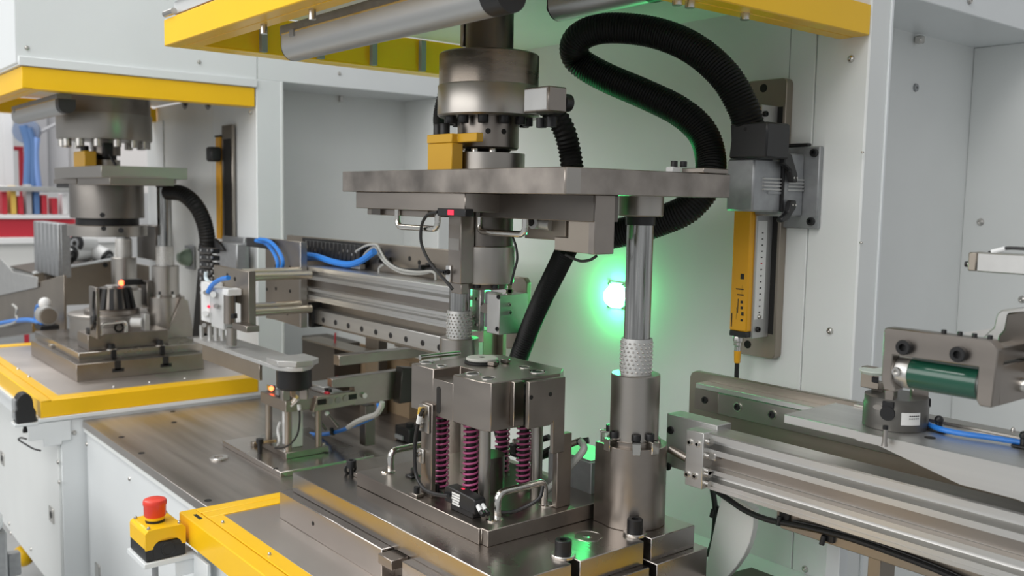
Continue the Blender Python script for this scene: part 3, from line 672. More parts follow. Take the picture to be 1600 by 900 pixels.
# chrome carrying handles
def chandle(label, p0, p1, h, r=.0062):
    t = thing('carry_handle', label, 'handle', ((p0[0]+p1[0])/2, (p0[1]+p1[1])/2, Z4), 'handles on the die base plate')
    uhandle(t, p0, p1, Z4+.002, Z4+h, r, 'bar')
    w = (Vector((*p1, 0))-Vector((*p0, 0))).normalized()
    for p, s in ((p0, -1), (p1, 1)):
        c = Vector((*p, Z4))
        part('foot', lathe([(0, 0), (.0135, 0), (.0135, .002), (.012, .0032), (0, .0032)], c+w*s*.006, n=22), CHROME, t)
    return t
chandle('chrome carrying handle at the front right corner of the die base plate', (-1.1075, .8845), (-1.112, .985), zat(-1.107, .885, 771)-Z4)
chandle('chrome carrying handle at the rear left of the die base plate', (-1.4217, .8855), (-1.43, 1.0), zat(-1.42, .885, 705)-Z4)
# post, valve block and fittings at the right of the die
vx = -1.09
va, vc = P(871, 720, x=vx).y, P(893, 720, x=vx).y
part('side_post', box(vx-.012, vx, va, vc, Z4, zat(vx, va, 680)), STEELX, db, .001)
q0 = P(862, 745, x=-1.10)
vb = thing('valve_block', 'grey block lit green on top, between the spring die and the near pillar', 'block', (-1.14, 1.10, Z3))
gt = zat(-1.12, 1.06, 712)
g0, g1 = P(862, 740, y=1.10).x, P(925, 740, y=1.10).x
part('body', box(g0, -1.112, 1.09, 1.17, Z3+.0005, P(900, 705, y=1.12).z), CAST, vb, .0015)
part('cover', box(g0+.004, -1.117, 1.094, 1.166, P(900, 705, y=1.12).z, P(900, 705, y=1.12).z+.002), ALUM, vb, .0005)
for i, (p, q) in enumerate((((884, 697), (908, 688)), ((905, 690), (920, 688)), ((836, 690), (858, 683)))):
    c0, c1 = P(*p, y=1.07), P(*q, y=1.08)
    t = thing('hose_fitting', ['brass coloured hose fitting behind the side post of the spring die', 'black elbow fitting above the green lit block', 'orange ringed cable plug behind the right guide rod'][i], 'fitting', c0)
    part('body', cyl(c0, c1, .0055), [SHEET, BLK, BLK][i], t)
    part('ring', cyl(c0-(c1-c0)*.25, c0, .0048), [CHROME, OXI, mat('orange_ring', (.7, .2, .02), .4)][i], t)
pts = [(908, 690), (912, 702), (893, 726), (870, 752), (850, 770), (838, 782)]
solo('grey_hose', 'thick grey hose bending down behind the front right handle', 'hose', tube([P(a, b, y=1.06-.012*i) for i, (a, b) in enumerate(pts)], .006, 10), GCAB)
pts = [(775, 600), (776, 650), (782, 685), (800, 705), (840, 712), (870, 700)]
solo('black_hose', 'black hose hanging behind the pink springs', 'hose', tube([P(a, b, y=1.12) for a, b in pts], .009, 10), RUB)
for px, py, lab in ((786, 705, 'dark clamp screw block behind the right springs'), (806, 700, 'small green lit fitting behind the guide rods')):
    q = P(px, py, y=1.08); t = thing('fitting', lab, 'fitting', q); part('body', cbox(q, .026, .02, .016), OXI, t, .002); part('top_nut', cyl(q+Vector((0, 0, .008)), q+Vector((0, 0, .016)), .007, n=6), SCR, t)
# ------------------------------------------------------------------ back wall: lamp, hoses, connector, scale
lp = P(959, 463, y=YW-.012)
gl = thing('green_lamp', 'round glowing green signal lamp on the white wall behind the near pillar', 'lamp', (lp.x, YW, lp.z-.03))
part('lens', MB().lathe([(.0, -.027), (.010, -.026), (.018, -.021), (.0235, -.012), (.0255, -.003), (.0255, 0), (0, 0)], (lp.x, YW-.004, lp.z), ax='y', n=32), LAMPG, gl, label='glowing green dome')
part('base_plate', box(lp.x-.026, lp.x+.026, YW-.004, YW-.0005, lp.z-.027, lp.z+.030), WHITE, gl, .001)
for dx, dz in ((-.021, .026), (.021, .026), (-.021, -.023), (.021, -.023)): scr_f(gl, (lp.x+dx, YW-.004, lp.z+dz), .0045)
def corr(name, label, pts, r, step=.0027, amp=.0011):
    path = resample(catmull(pts, 10), step)
    return solo(name, label, 'hose', MB().tube(path, lambda i: r+(amp if i % 2 else -amp), 18), RUB)
hp = [(1172, 208, 1.318), (1161, 168, 1.305), (1132, 118, 1.288), (1085, 77, 1.27), (1030, 53, 1.25), (970, 44, 1.22), (925, 48, 1.20), (899, 66, 1.195), (903, 94, 1.215), (945, 120, 1.245), (1005, 146, 1.275), (1060, 173, 1.30), (1096, 205, 1.315), (1110, 245, 1.315), (1106, 285, 1.30), (1075, 325, 1.28), (1030, 346, 1.26), (985, 360, 1.24), (945, 368, 1.22)]
corr('corrugated_hose', 'long thick black corrugated hose looping over from the wall connector', [P(a, b, y=c) for a, b, c in hp], .0262)
corr('corrugated_hose', 'black corrugated hose curving down from the box on the ram flange', [P(a, b, y=c) for a, b, c in [(850, 160, 1.02), (868, 180, 1.03), (882, 205, 1.04), (890, 235, 1.05), (894, 262, 1.05)]], .0180, .0036, .0013)
corr('corrugated_hose', 'black corrugated hose piece behind the yellow block', [P(a, b, y=c) for a, b, c in [(704, 120, 1.14), (692, 155, 1.12), (687, 185, 1.10), (690, 212, 1.08), (693, 262, 1.07)]], .0125, .0034, .0012)
corr('corrugated_hose', 'black corrugated hose slanting down behind the spring die to its left', [P(a, b, y=c) for a, b, c in [(886, 388, 1.13), (868, 425, 1.15), (846, 470, 1.17), (825, 520, 1.19), (806, 575, 1.2), (795, 640, 1.2)]], .0185, .0032, .0013)
# connector
cn = thing('wall_connector', 'grey industrial plug connector with black levers on the white wall', 'connector', (P(1210, 300, y=1.39).x, YW, P(1210, 350, y=1.39).z))
cz0, cz1 = P(1155, 330, y=1.30).z, P(1155, 248, y=1.30).z
c0, c1 = P(1135, 290, y=1.30).x, P(1177, 290, y=1.30).x
part('hood', prism([(c0, 1.30), (c1, 1.30), (c1+.004, 1.345), (c1+.004, 1.372), (c0, 1.372)], 'z', cz0, cz1), CAST, cn, .003)
part('hood_rib', box(c1-.001, c1+.0055, 1.335, 1.371, cz0+.03, cz0+.034), CAST, cn)
for k in range(4): part('hood_rib', box(c1, c1+.006, 1.322, 1.371, cz0+.036+k*.006, cz0+.0388+k*.006), ALUM, cn)
cb0, cb1 = P(1240, 232, y=1.40).z, P(1240, 350, y=1.40).z
part('base', box(c0+.005, c1+.008, 1.373, YW-.012, cz0-.008, cz1+.012), CAST, cn, .003)
for k in range(4): part('base_rib', box(c1+.0075, c1+.0105, 1.385, YW-.014, cz0+.036+k*.006, cz0+.0388+k*.006), ALUM, cn)
m0, m1 = P(1222, 290, y=YW-.012).x, P(1279, 290, y=YW-.012).x
part('mount_plate', box(c0-.005, m1, YW-.012, YW-.0005, P(1275, 358, y=YW-.012).z, P(1275, 228, y=YW-.012).z), CAST, cn, .002)
for pz in (239, 346): cap_f(cn, (m1-.010, YW-.012, P(1270, pz, y=YW-.012).z), .007, .007)
part('gasket', box(c0+.01, m1-.024, YW-.013, YW-.002, P(1250, 229, y=YW-.012).z, P(1250, 224, y=YW-.012).z), BLK, cn, .001)
xs_ = c1+.011
for s, za_, zb2 in ((1, cz1+.014, cz1-.030), (-1, cz0-.018, cz0+.012)):
    part('lever', prism([(1.352, za_), (1.372, za_-s*.004), (1.392, zb2+s*.006), (1.392, zb2-s*.008), (1.378, zb2-s*.008), (1.372, zb2+s*.012), (1.362, zb2+s*.018), (1.352, zb2+s*.022)], 'x', xs_, xs_+.012), BLK, cn, .002)
    for y in (1.380, 1.388): part('lever_pin', cyl((xs_+.012, y, zb2), (xs_+.0135, y, zb2), .0018), SCR, cn)
part('seam', box(c1+.003, c1+.0098, 1.371, 1.3735, cz0, cz1), BLK, cn)
hd0, hd1 = P(1140, 220, y=1.29).x, P(1199, 220, y=1.29).x
gz0, gz1 = cz1, P(1165, 192, y=1.29).z
part('cable_gland', prism([(hd0, gz0-.0), (hd1, gz0-.0), (hd1+.001, gz1-.018), (hd1, gz1), (hd0, gz1), (hd0+.003, gz0+.03)], 'y', 1.288, 1.352), BLK, cn, .003)
part('gland_screw', cyl(P(1165, 202, y=1.287), P(1165, 202, y=1.289), .003), DARK, cn)
# bracket plate and yellow scale
bpx0, bpx1 = P(1171, 300, y=YW-.02).x, P(1222, 300, y=YW-.02).x
bz0, bz1 = P(1175, 556, y=YW-.02).z, P(1200, 124, y=YW-.02).z
bp_ = thing('scale_bracket', 'tall brown steel bracket plate holding the yellow scale on the wall', 'bracket', ((bpx0+bpx1)/2, YW, bz0))
m = MB(); rp = rpoly(bpx0-.018, bpx1, bz0, bz1, .010)
part('plate', MB().prism(rp, 'y', YW-.020, YW-.0005), SHEET, bp_, .001)
part('slot', box(bpx1-.022, bpx1-.006, YW-.0206, YW-.019, bz0+.045, bz1-.05), DARK, bp_)
for pz in (540, 139): hole_f(bp_, (P(1168 if pz > 300 else 1193, pz, y=YW-.02).x, YW-.0202, P(1180, pz, y=YW-.02).z), .0075)
sy0 = 1.365
q0, q1 = P(1139, 515, y=sy0), P(1166, 515, y=sy0)
sx0, sx1 = q0.x, q1.x
szb, szt = P(1150, 517, y=sy0).z, zat(sx1, sy0, 166)
ys = thing('safety_scale', 'yellow safety scale bar with white ruler hanging below the wall connector', 'scale', ((sx0+sx1)/2, sy0+.03, szb))
part('housing', box(sx0, sx1, sy0, sy0+.046, szb, szt), ORA, ys, .002)
part('end_cap', box(sx0+.001, sx1+.0005, sy0-.0005, sy0+.045, szb-.010, szb), BLK, ys, .001)
part('channel', box(sx1, sx1+.004, sy0+.012, YW-.02, szb-.012, szt+.004), ALUM, ys, .0008)
part('ruler', box(sx1+.004, sx1+.0048, sy0+.016, sy0+.042, zat(sx1, sy0, 500), zat(sx1, sy0, 345)), LBL, ys)
for i in range(14):
    z = zat(sx1, sy0, 490)+i*.0109
    part('ruler_digit', box(sx1+.0048, sx1+.0051, sy0+.027, sy0+.0315, z, z+.0022), (INK if i != 8 else HRED), ys)
scr_x(ys, (sx1+.0048, sy0+.028, zat(sx1, sy0, 496)), .0045)
cap_x(ys, (sx1+.004, sy0+.026, zat(sx1, sy0, 516)), .005, .005)
cap_x(ys, (sx1+.004, sy0+.020, szt-.012), .005, .006)
zq_ = lambda py: zat(sx0, sy0, py)
for px0, px1, pa, pb in ((1157, 1163, 436, 428), (1152, 1154, 489, 467), (1150, 1151, 499, 480), (1157, 1161, 474, 470), (1157, 1161, 483, 479), (1158, 1162, 493, 488), (1157, 1161, 502, 499), (1152, 1162, 461, 460.3), (1150, 1162, 452, 451.4), (1159, 1159.7, 461, 446), (1142, 1144.5, 510, 489)):
    a_, b_ = P(px0, pa, y=sy0), P(px1, pb, y=sy0)
    part('print_mark', box(max(a_.x, sx0+.001), min(b_.x, sx1-.001), sy0-.0003, sy0+.001, a_.z, b_.z), INK, ys)
cx_, cy_ = P(1153, 535, y=sy0+.014).x, sy0+.014
part('plug_nut', lathe([(0, szb-.010), (.0085, szb-.010), (.0095, szb-.013), (.0095, szb-.020), (.0075, szb-.022), (.0075, szb-.028), (.006, szb-.030), (.006, szb-.038), (0, szb-.038)], (cx_, cy_, 0), n=18), SCR, ys)
part('plug', lathe([(0, szb-.038), (.0065, szb-.038), (.0055, szb-.060), (0, szb-.060)], (cx_, cy_, 0), n=18), ORA, ys, label='yellow plug')
part('plug_cable', cyl((cx_, cy_, szb-.06), (cx_, cy_, szb-.22), .0042), BLK, ys)
# clamp holding the hose on the plate
hc = thing('hose_clamp', 'small white and steel clamp with two black screws at the rear of the upper plate', 'clamp', (-.97, 1.17, UT))
e0, e1 = P(1066, 264, y=1.15), P(1128, 268, y=1.15)
part('bar', box(UX1-.04, UX1+.004, 1.13, 1.19, UT+.0005, UT+.008), STEEL, hc, .001)
part('pad', box(UX1-.055, UX1-.041, 1.11, 1.13, UT+.0005, UT+.010), WPL, hc, .001)
for dy in (.118, .14): cap_z(hc, (UX1-.045, 1.0+dy, UT+.010), .0055, .009)
# work light tubes under the head
def worklight(label, y, pl_, pr_, ext=0):
    a, b = P(*pl_, y=y), P(*pr_, y=y); b.x = min(b.x, -.945); z = a.z; r = .0235
    t = thing('work_light', label, 'lamp', ((a.x+b.x)/2, y, z-r))
    pts = [(y-r, z+.018)]+[(y+r*math.cos(k*PI/12), z+r*math.sin(k*PI/12)) for k in range(12, 25)]+[(y+r, z+.018)]
    part('tube', prism(pts, 'x', a.x+.002, b.x), TUBEL, t)
    part('top_rail', box(a.x-.01, b.x, y-r*.9, y+r*.9, z+.018, z+.034), CAST, t, .001)
    part('clip', box(a.x+.035, a.x+.05, y-r-.002, y-r+.004, z+.010, z+.022), GREYP, t)
    part('light_strip', box(a.x+.004, b.x, y-r-.0008, y-r+.0035, z+.0165, z+.0195), CHROME, t)
    part('end_cap', prism([(p[0]*1.0, p[1]) for p in pts], 'x', a.x-.0005, a.x+.002), BLK, t)
    part('end_cap', prism([(y+(p[0]-y)*1.02, z+(p[1]-z)*1.02) for p in pts], 'x', b.x, b.x+.035), BLK, t, label='black end cap')
    part('cable_gland', cyl((a.x-.018, y, z), (a.x, y, z), .009), BLK, t)
    return t
worklight('silver work light tube under the yellow frame, over the middle press', .735, (459, 74), (806, 2))
worklight('silver work light tube at the top behind the ram rod', 1.02, (872, 10), (1160, -60))
# ------------------------------------------------------------------ right transfer rail
RX1 = 1.2
def profile_xs(y0, y1, z0, z1, g=.010):
    """section of a slotted aluminium rail seen on its front face: two wide grooves"""
    h = z1-z0
    zs = [z0, z0+.02*h]
    G = g*1.5
    f = [(y0, z0), (y0, z0+.06*h), (y0+.0015, z0+.065*h), (y0+.0015, z0+.08*h), (y0, z0+.085*h), (y0, z0+.15*h), (y0+G*.7, z0+.18*h), (y0+G*.8, z0+.22*h), (y0+G*.5, z0+.26*h), (y0, z0+.28*h), (y0, z0+.36*h), (y0+.013, z0+.385*h), (y0+.013, z0+.595*h), (y0, z0+.62*h), (y0, z0+.72*h), (y0+G*.5, z0+.74*h), (y0+G, z0+.77*h), (y0+G, z0+.84*h), (y0+G*.4, z0+.87*h), (y0, z0+.88*h), (y0, z1-.002), (y0+.002, z1), (y1, z1), (y1, z0)]
    return f
YB = 1.30
rr_ = thing('transfer_rail', 'long aluminium transfer rail on a steel back plate at the right', 'rail', (-.4, 1.25, -.6))
zb1 = P(1088, 580, y=YB).z
xl = P(1076, 640, y=YB).x
pz_low = P(1110, 765, y=1.15).z+.012
m = MB().prism([(xl, pz_low), (RX1, pz_low), (RX1, zb1), (xl+.012, zb1), (xl+.004, zb1-.004), (xl, zb1-.012)], 'y', YB, YB+.012)
part('back_plate', m, SHEET, rr_, .0008)
# linear guide on the plate
gz0, gz1 = P(1090, 640, y=YB-.025).z, P(1090, 606, y=YB-.025).z
gx = P(1085, 620, y=YB-.025).x
part('guide_shelf', box(gx+.004, RX1, YB-.028, YB, gz1, gz1+.009), ALU, rr_, .0008)
part('guide_rail', box(gx, RX1, YB-.022, YB, gz0, gz1-.0015), STEELT, rr_, .0008)
part('guide_end', box(gx-.002, gx+.05, YB-.0225, YB-.001, gz0-.0005, gz1-.001), STEELX, rr_, .0005)
for px, py in ((1101, 625), (1152, 636), (1206, 648)):
    q = P(px, py, y=YB-.0228); cap_f(rr_, q, .0062, .002)
    if px > 1110: stamp('screw_hole', ('rh',), lambda: lathe([(.0062, -.0008), (.0082, -.0008), (.0085, .0005), (.0062, .0005)], ax='y', n=18), CHROME, rr_, q)
# slotted profile
Y0, Y1 = 1.15, 1.196
pz1, pz0 = P(1110, 677, y=Y0).z, P(1110, 765, y=Y0).z
px0 = P(1104, 720, y=Y0).x
part('profile', prism(profile_xs(Y0, Y1, pz0, pz1, .012), 'x', px0, RX1), ALU, rr_, label='silver slotted aluminium profile')
ph = pz1-pz0
part('cover_band', box(px0+.001, RX1, Y0+.0122, Y0+.0128, pz0+.39*ph, pz0+.592*ph), STEELX, rr_, label='darker steel cover band in the middle slot')
part('end_plate', box(P(1045, 700, y=Y0+.03).x, px0+.001, Y0+.022, Y0+.058, pz0+.008, pz1+.008), ALUM, rr_, .0012)
e0, e1 = P(1071, 715, y=Y0-.012).x, P(1098, 715, y=Y0-.012).x
eb = part('end_block', box(e0, e1, Y0-.012, Y0+.022, P(1080, 760, y=Y0-.012).z, P(1080, 672, y=Y0-.012).z), ALU, rr_, .001)
for px, py in ((1078, 691), (1090, 694), (1074, 741), (1086, 744)): cap_f(eb, P(px, py, y=Y0-.012), .0052, .003, SCR)
for px, py in ((1107, 690), (1105, 712), (1104, 735), (1106, 741), (1103, 755)):
    q = P(px, py, y=Y0-.004); part('end_screw', cyl((e1, q.y, q.z), (e1+.009, q.y, q.z), .0055), SCR, eb)
for px, py in ((1048, 672), (1044, 729)): cap_f(rr_, P(px, py, y=Y0+.0215), .0065, .003)
q = P(1058, 704, y=Y0+.015); part('dowel', cyl((q.x-.008, Y0+.005, q.z+.003), (q.x+.02, Y0+.015, q.z-.008), .007), STEEL, rr_)
q = P(1116, 713, y=Y0+.004); part('slot_nut', cbox(q, .012, .01, .012), SCR, rr_, .001)
# carriage with hanging, tapered front plate
cz = P(1310, 623, y=YB).z
cf = P(1225, 647, z=cz)
cx0, cyf = cf.x, cf.y
ca = thing('carriage_plate', 'flat aluminium carriage plate riding on the right rail under the gripper', 'carriage', ((cx0+RX1)/2, 1.2, cz-.06))
xb = P(1310, 623, z=cz).x
part('top_plate', prism([(cx0, cyf), (RX1, cyf), (RX1, YB-.03), (cx0+.0, YB-.03)], 'z', cz-.013, cz), ALU, ca, .0008)
part('rear_strip', box(cx0+.03, RX1, YB-.03, YB-.001, cz+.0, cz+.004), STEELT, ca, .0005)
f = lambda px, py: (P(px, py, y=cyf-.006).x, P(px, py, y=cyf-.006).z)
bt = [f(1337, 671), f(1338, 688), f(1372, 696), f(1500, 757), f(1588, 780), f(1640, 800), (RX1, f(1640, 800)[1])]
m = MB()
for (xa_, za_), (xb_, zb_2) in zip(bt[1:], bt[2:]):
    m.add([(xa_, cyf-.006, za_), (xb_, cyf-.006, zb_2), (xb_, cyf-.006, cz), (xa_, cyf-.006, cz), (xa_, cyf, za_), (xb_, cyf, zb_2), (xb_, cyf, cz), (xa_, cyf, cz)], [(0, 1, 2, 3), (7, 6, 5, 4), (0, 4, 5, 1), (3, 2, 6, 7)])
m.add([(bt[1][0], cyf-.006, bt[1][1]), (bt[1][0], cyf, bt[1][1]), (bt[1][0], cyf, cz), (bt[1][0], cyf-.006, cz)], [(0, 1, 2, 3)])
part('front_plate', m, ALU, ca)
hole_z(ca, P(1453, 684, z=cz), .007)
scr_z(ca, P(1583, 673, z=cz+.004), .003)
cp = thing('steel_peg', 'small bare steel peg standing in front of the gripper', 'pin', P(1382, 697, y=cyf-.016))
q = P(1382, 697, y=cyf-.016)
part('peg', lathe([(0, 0), (.0042, 0), (.0032, .006), (.0030, .022), (0, .022)], q, n=16), STEELT, cp)
part('peg_tip', lathe([(0, .022), (.0034, .022), (.0034, .027), (0, .027)], q, n=14), OXI, cp)
# gripper
gc = P(1386, 655, z=cz); gw = P(1434, 655, z=cz)
gcx = P(1386, 668, z=cz); GX, GY = gcx.x, gcx.y+.02
gr = R2 = 48/FPX*Vector((GX, GY, cz)).dot(FW)
gh = zat(GX, GY, 617)
g = thing('three_jaw_gripper', 'dark grey round gripper with black jaws on the right carriage plate', 'gripper', (GX, GY, cz))
part('body', lathe([(0, cz+.0005), (gr, cz+.0005), (gr, gh-.012), (gr-.0012, gh-.010), (gr-.0012, gh), (0, gh)], (GX, GY, 0), n=48), mat('gripper_grey', (.125, .12, .11), .38, .6, .1, 20), g)
for k, a in enumerate((-75, 45, 165)):
    M = MB().box(gr*.30, gr+.0016, -.0075, .0075, gh-.022 if k == 0 else gh-.014, gh-.002).rot((0, 0, 0), 'Z', a); M.v = [v+Vector((GX, GY, 0)) for v in M.v]
    j = part('jaw_guide', M, OXI, g, .001)
    M = MB().box(gr*.45, gr*.96, -.006, .006, gh-.0015, gh+.013).rot((0, 0, 0), 'Z', a); M.v = [v+Vector((GX, GY, 0)) for v in M.v]
    part('jaw', M, STEELX, j, .001)
M = MB().cyl((gr-.001, 0, gh-.018), (gr+.003, 0, gh-.018), .0095, n=16).rot((0, 0, 0), 'Z', -75); M.v = [v+Vector((GX, GY, 0)) for v in M.v]
part('jaw_stop', M, OXI, g)
M = MB()
for i in range(9):
    a0, a1 = math.radians(-52+i*4), math.radians(-52+(i+1)*4)
    b = len(M.v); rr2 = gr+.0004
    M.add([(GX+rr2*math.cos(a0), GY+rr2*math.sin(a0), cz+.010), (GX+rr2*math.cos(a1), GY+rr2*math.sin(a1), cz+.010), (GX+rr2*math.cos(a1), GY+rr2*math.sin(a1), cz+.027), (GX+rr2*math.cos(a0), GY+rr2*math.sin(a0), cz+.027)], [(0, 1, 2, 3)])
lb = part('label_sticker', M, LBL, g, smooth=True, label='white sticker with small print')
for i in range(5):
    a0 = math.radians(-38+i*4)
    M = MB(); r3 = gr+.0007
    for (da, z0_, z1_) in ((.05, .022, .0235), (.04, .0185, .020)):
        M.add([(GX+r3*math.cos(a0), GY+r3*math.sin(a0), cz+z0_), (GX+r3*math.cos(a0+da), GY+r3*math.sin(a0+da), cz+z0_), (GX+r3*math.cos(a0+da), GY+r3*math.sin(a0+da), cz+z1_), (GX+r3*math.cos(a0), GY+r3*math.sin(a0), cz+z1_)], [(0, 1, 2, 3)])
    part('print_mark', M, INK, lb, smooth=False)
M = MB().lathe([(0, 0), (.0075, 0), (.0075, .0006), (0, .0006)], ax='x', n=20); M.v = [Vector((v.x, v.y, v.z*.5)) for v in M.v]; M.rot((0, 0, 0), 'Z', -93); M.v = [v+Vector((GX+gr*math.cos(math.radians(-93)), GY+gr*math.sin(math.radians(-93)), cz+.030)) for v in M.v]
part('oval_port', M, STEELT, g)
# bracket jaw and pale disc left of the roller frame
jb = P(1352, 610, y=GY-.0)
kb2 = thing('gripper_finger', 'brownish steel finger with a pale green disc behind the roller frame', 'gripper finger', jb)
j0, j1 = P(1344, 600, y=GY-.012), P(1373, 600, y=GY-.012)
zt2, zb2 = zat(j0.x, GY-.012, 572), gh+.0045
part('finger', prism([(j0.x, zb2), (j1.x, zb2), (j1.x, zat(j0.x, GY, 592)), (j1.x-.008, zat(j0.x, GY, 592)), (j1.x-.008, zt2), (j0.x, zt2)], 'y', GY-.012, GY+.003), SHEET, kb2, .001)
part('pad', lathe([(0, zt2-.006), (.018, zt2-.006), (.022, zt2-.002), (.022, zt2-.0005), (0, zt2-.0005)], (j1.x-.002, GY-.018, 0), n=28), SAGE if False else mat('pale_green_disc', (.52, .58, .52), .4), kb2)
part('black_key', box(j1.x-.010, j1.x-.001, GY-.0135, GY-.011, zat(j0.x, GY, 592), zat(j0.x, GY, 584)), OXI, kb2)
# roller frame
FY = 1.02
fr = thing('roller_frame', 'steel yoke bracket holding a dark green roller, far right', 'bracket', (P(1470, 560, y=FY).x, FY+.02, P(1470, 620, y=FY).z))
pt = lambda px, py: (P(px, py, y=FY).x, P(px, py, y=FY).z)
X0, ZT0 = pt(1381, 513); X1, ZT1 = pt(1561, 531)
zt = (ZT0+ZT1)/2
zi = pt(1460, 564)[1]; xi0 = pt(1393, 580)[0]; xi1 = pt(1527, 590)[0]
zbL = pt(1385, 610)[1]; zbR = pt(1540, 636)[1]
yoke = [(X0+.003, zt), (X1-.010, zt), (X1, zt-.009), (X1-.003, zbR), (xi1+.004, zbR), (xi1, zbR+.006), (xi1, zi), (xi0, zi), (xi0, zbL+.012), (xi0+.006, zbL+.004), (xi0+.006, zbL), (X0+.004, zbL), (X0, zbL+.012), (X0, zt-.003)]
part('yoke', prism(yoke, 'y', FY, FY+.018), STEELX, fr, .0012)
for px, py in ((1416, 542), (1501, 553)):
    b = cap_f(fr, P(px, py, y=FY), .0088, .009)
part('side_arm', box(X1-.020, X1-.003, FY+.018, FY+.20, zbR, zbR+.044), STEELX, fr, .001)
part('side_arm_top', box(X1-.020, X1-.002, FY+.018, FY+.20, zt-.024, zt-.008), STEEL, fr, .001)
cap_x(fr, P(1596, 601, x=X1-.003), .008, .006, SCR)
yr = FY+.022; zr = zi-.0135
zr = (P(1475, 566, y=yr).z+P(1475, 615, y=yr).z)/2
rrad = .0185
part('roller', cyl((P(1428, 590, y=yr).x, yr, zr), (xi1-.004, yr, zr), rrad, n=40), GRN, fr, label='glossy dark green roller')
part('collar', cyl((P(1408, 590, y=yr).x, yr, zr), (P(1428, 590, y=yr).x, yr, zr), rrad+.0006, n=40), ALU, fr)
part('collar', cyl((xi1-.004, yr, zr), (xi1+.003, yr, zr), rrad*.8, n=32), ALUM, fr)
part('axle', cyl((xi0+.001, yr, zr), (xi0+.012, yr, zr), .006), STEEL, fr)
cap_f(fr, (P(1414, 587, y=yr).x, yr-rrad-.0005, zr+.002), .0055, .003, SCR)
# little black screws on the top of the yoke and the arm behind
for px, py in ((1475, 518), (1500, 521), (1523, 523), (1547, 527)):
    q = P(px, py, y=FY+.01); cap_z(fr, (q.x, FY+.01, zt), .0028, .004)
# shaped aluminium arm behind the yoke
ay = 1.10
an = lambda px, py: (P(px, py, y=ay).x, P(px, py, y=ay).z)
arm = thing('machined_arm', 'bright machined aluminium arm behind the roller yoke at the right edge', 'arm', (*(an(1570, 540)[:1]), ay, an(1570, 545)[1]))
part('arm', prism([an(1533, 530), an(1545, 517), an(1552, 512), an(1557, 490), an(1565, 484), an(1600, 482), an(1660, 486), an(1660, 560), an(1560, 545), an(1533, 541)], 'y', ay, ay+.05), ALUM, arm, .002)
part('face', prism([an(1563, 541), an(1567, 523), an(1575, 514), an(1580, 488), an(1600, 486), an(1660, 490), an(1660, 556), an(1575, 543)], 'y', ay-.012, ay), STEELD, arm, .002)
part('sheet', prism([an(1498, 521), an(1545, 514), an(1545, 528), an(1502, 525)], 'y', ay+.012, ay+.016), ALUM, arm)
part('tilt_bar', box(an(1500, 560)[0], an(1700, 560)[0], ay+.0, ay+.03, an(1590, 580)[1], an(1590, 560)[1]), SHEET, arm, .001)
# cylinder with cable at upper right
cy_ = 1.10
ac = thing('sensor_cylinder', 'light grey rectangular cylinder with a black cable at the right edge', 'cylinder', (P(1580, 405, y=cy_).x, cy_+.015, P(1580, 425, y=cy_).z))
a0 = P(1513, 396, y=cy_); a1 = P(1527, 396, y=cy_)
zt3, zb3 = P(1513, 394, y=cy_).z, P(1513, 423, y=cy_).z
part('end_cap', box(a0.x, a1.x-.0006, cy_, cy_+.032, zb3, zt3), SHEET, ac, .0012)
part('body', box(a1.x, a1.x+.5, cy_-.0005, cy_+.0325, zb3-.0005, zt3+.0005), ALUM, ac, .0015)
part('adjust_screw', cyl((a0.x-.004, cy_+.012, (zt3+zb3)/2-.004), (a0.x, cy_+.012, (zt3+zb3)/2-.004), .0038), SCR, ac)
part('adjust_tip', cyl((a0.x-.008, cy_+.012, (zt3+zb3)/2-.004), (a0.x-.004, cy_+.012, (zt3+zb3)/2-.004), .0034), OXI, ac)
pts = [(1545, 395), (1560, 391), (1572, 388), (1590, 388), (1640, 391)]
cb = thing('sensor_cable', 'black cable with a white sleeve on top of the grey rectangular cylinder', 'cable', P(1570, 388, y=cy_+.012))
part('cable', tube([P(a, b, y=cy_+.012) for a, b in pts], .0020, 8), BLK, cb)
part('white_sleeve', cyl(P(1550, 393.5, y=cy_+.011), P(1571, 388.5, y=cy_+.011), .0028), WPL, cb)
# blue tube on the carriage with tie mounts
pts = [(1425, 640), (1440, 655), (1462, 668), (1500, 677), (1550, 684), (1600, 692), (1640, 698)]
bt_ = [P(a, b, z=cz+.006) for a, b in pts]; bt_[0].z += .004
solo('blue_hose', 'bright blue air hose lying on the right carriage plate', 'hose', tube(bt_, .0037, 10), BLU)
pts = [(1432, 655), (1442, 660), (1452, 664)]
solo('red_wire', 'short red wire beside the blue hose on the right carriage plate', 'wire', tube([P(a, b, z=cz+.003) for a, b in pts], .0018, 8), HRED)
for i, (px, py, lab) in enumerate(((1465, 674, 'black tie mount holding the blue hose behind the gripper'), (1598, 700, 'black tie mount holding the blue hose at the right edge'))):
    q = P(px, py, z=cz); t = thing('cable_mount', lab, 'cable mount', q)
    part('foot', cbox(q+Vector((0, .004, .002)), .024, .022, .003), BLK, t, .0008)
    part('tie', MB().cyl(q+Vector((0, .002, .0035)), q+Vector((0, .002, .015)), .0045).ball(q+Vector((0, .002, .0155)), .006, 10), BLK, t)
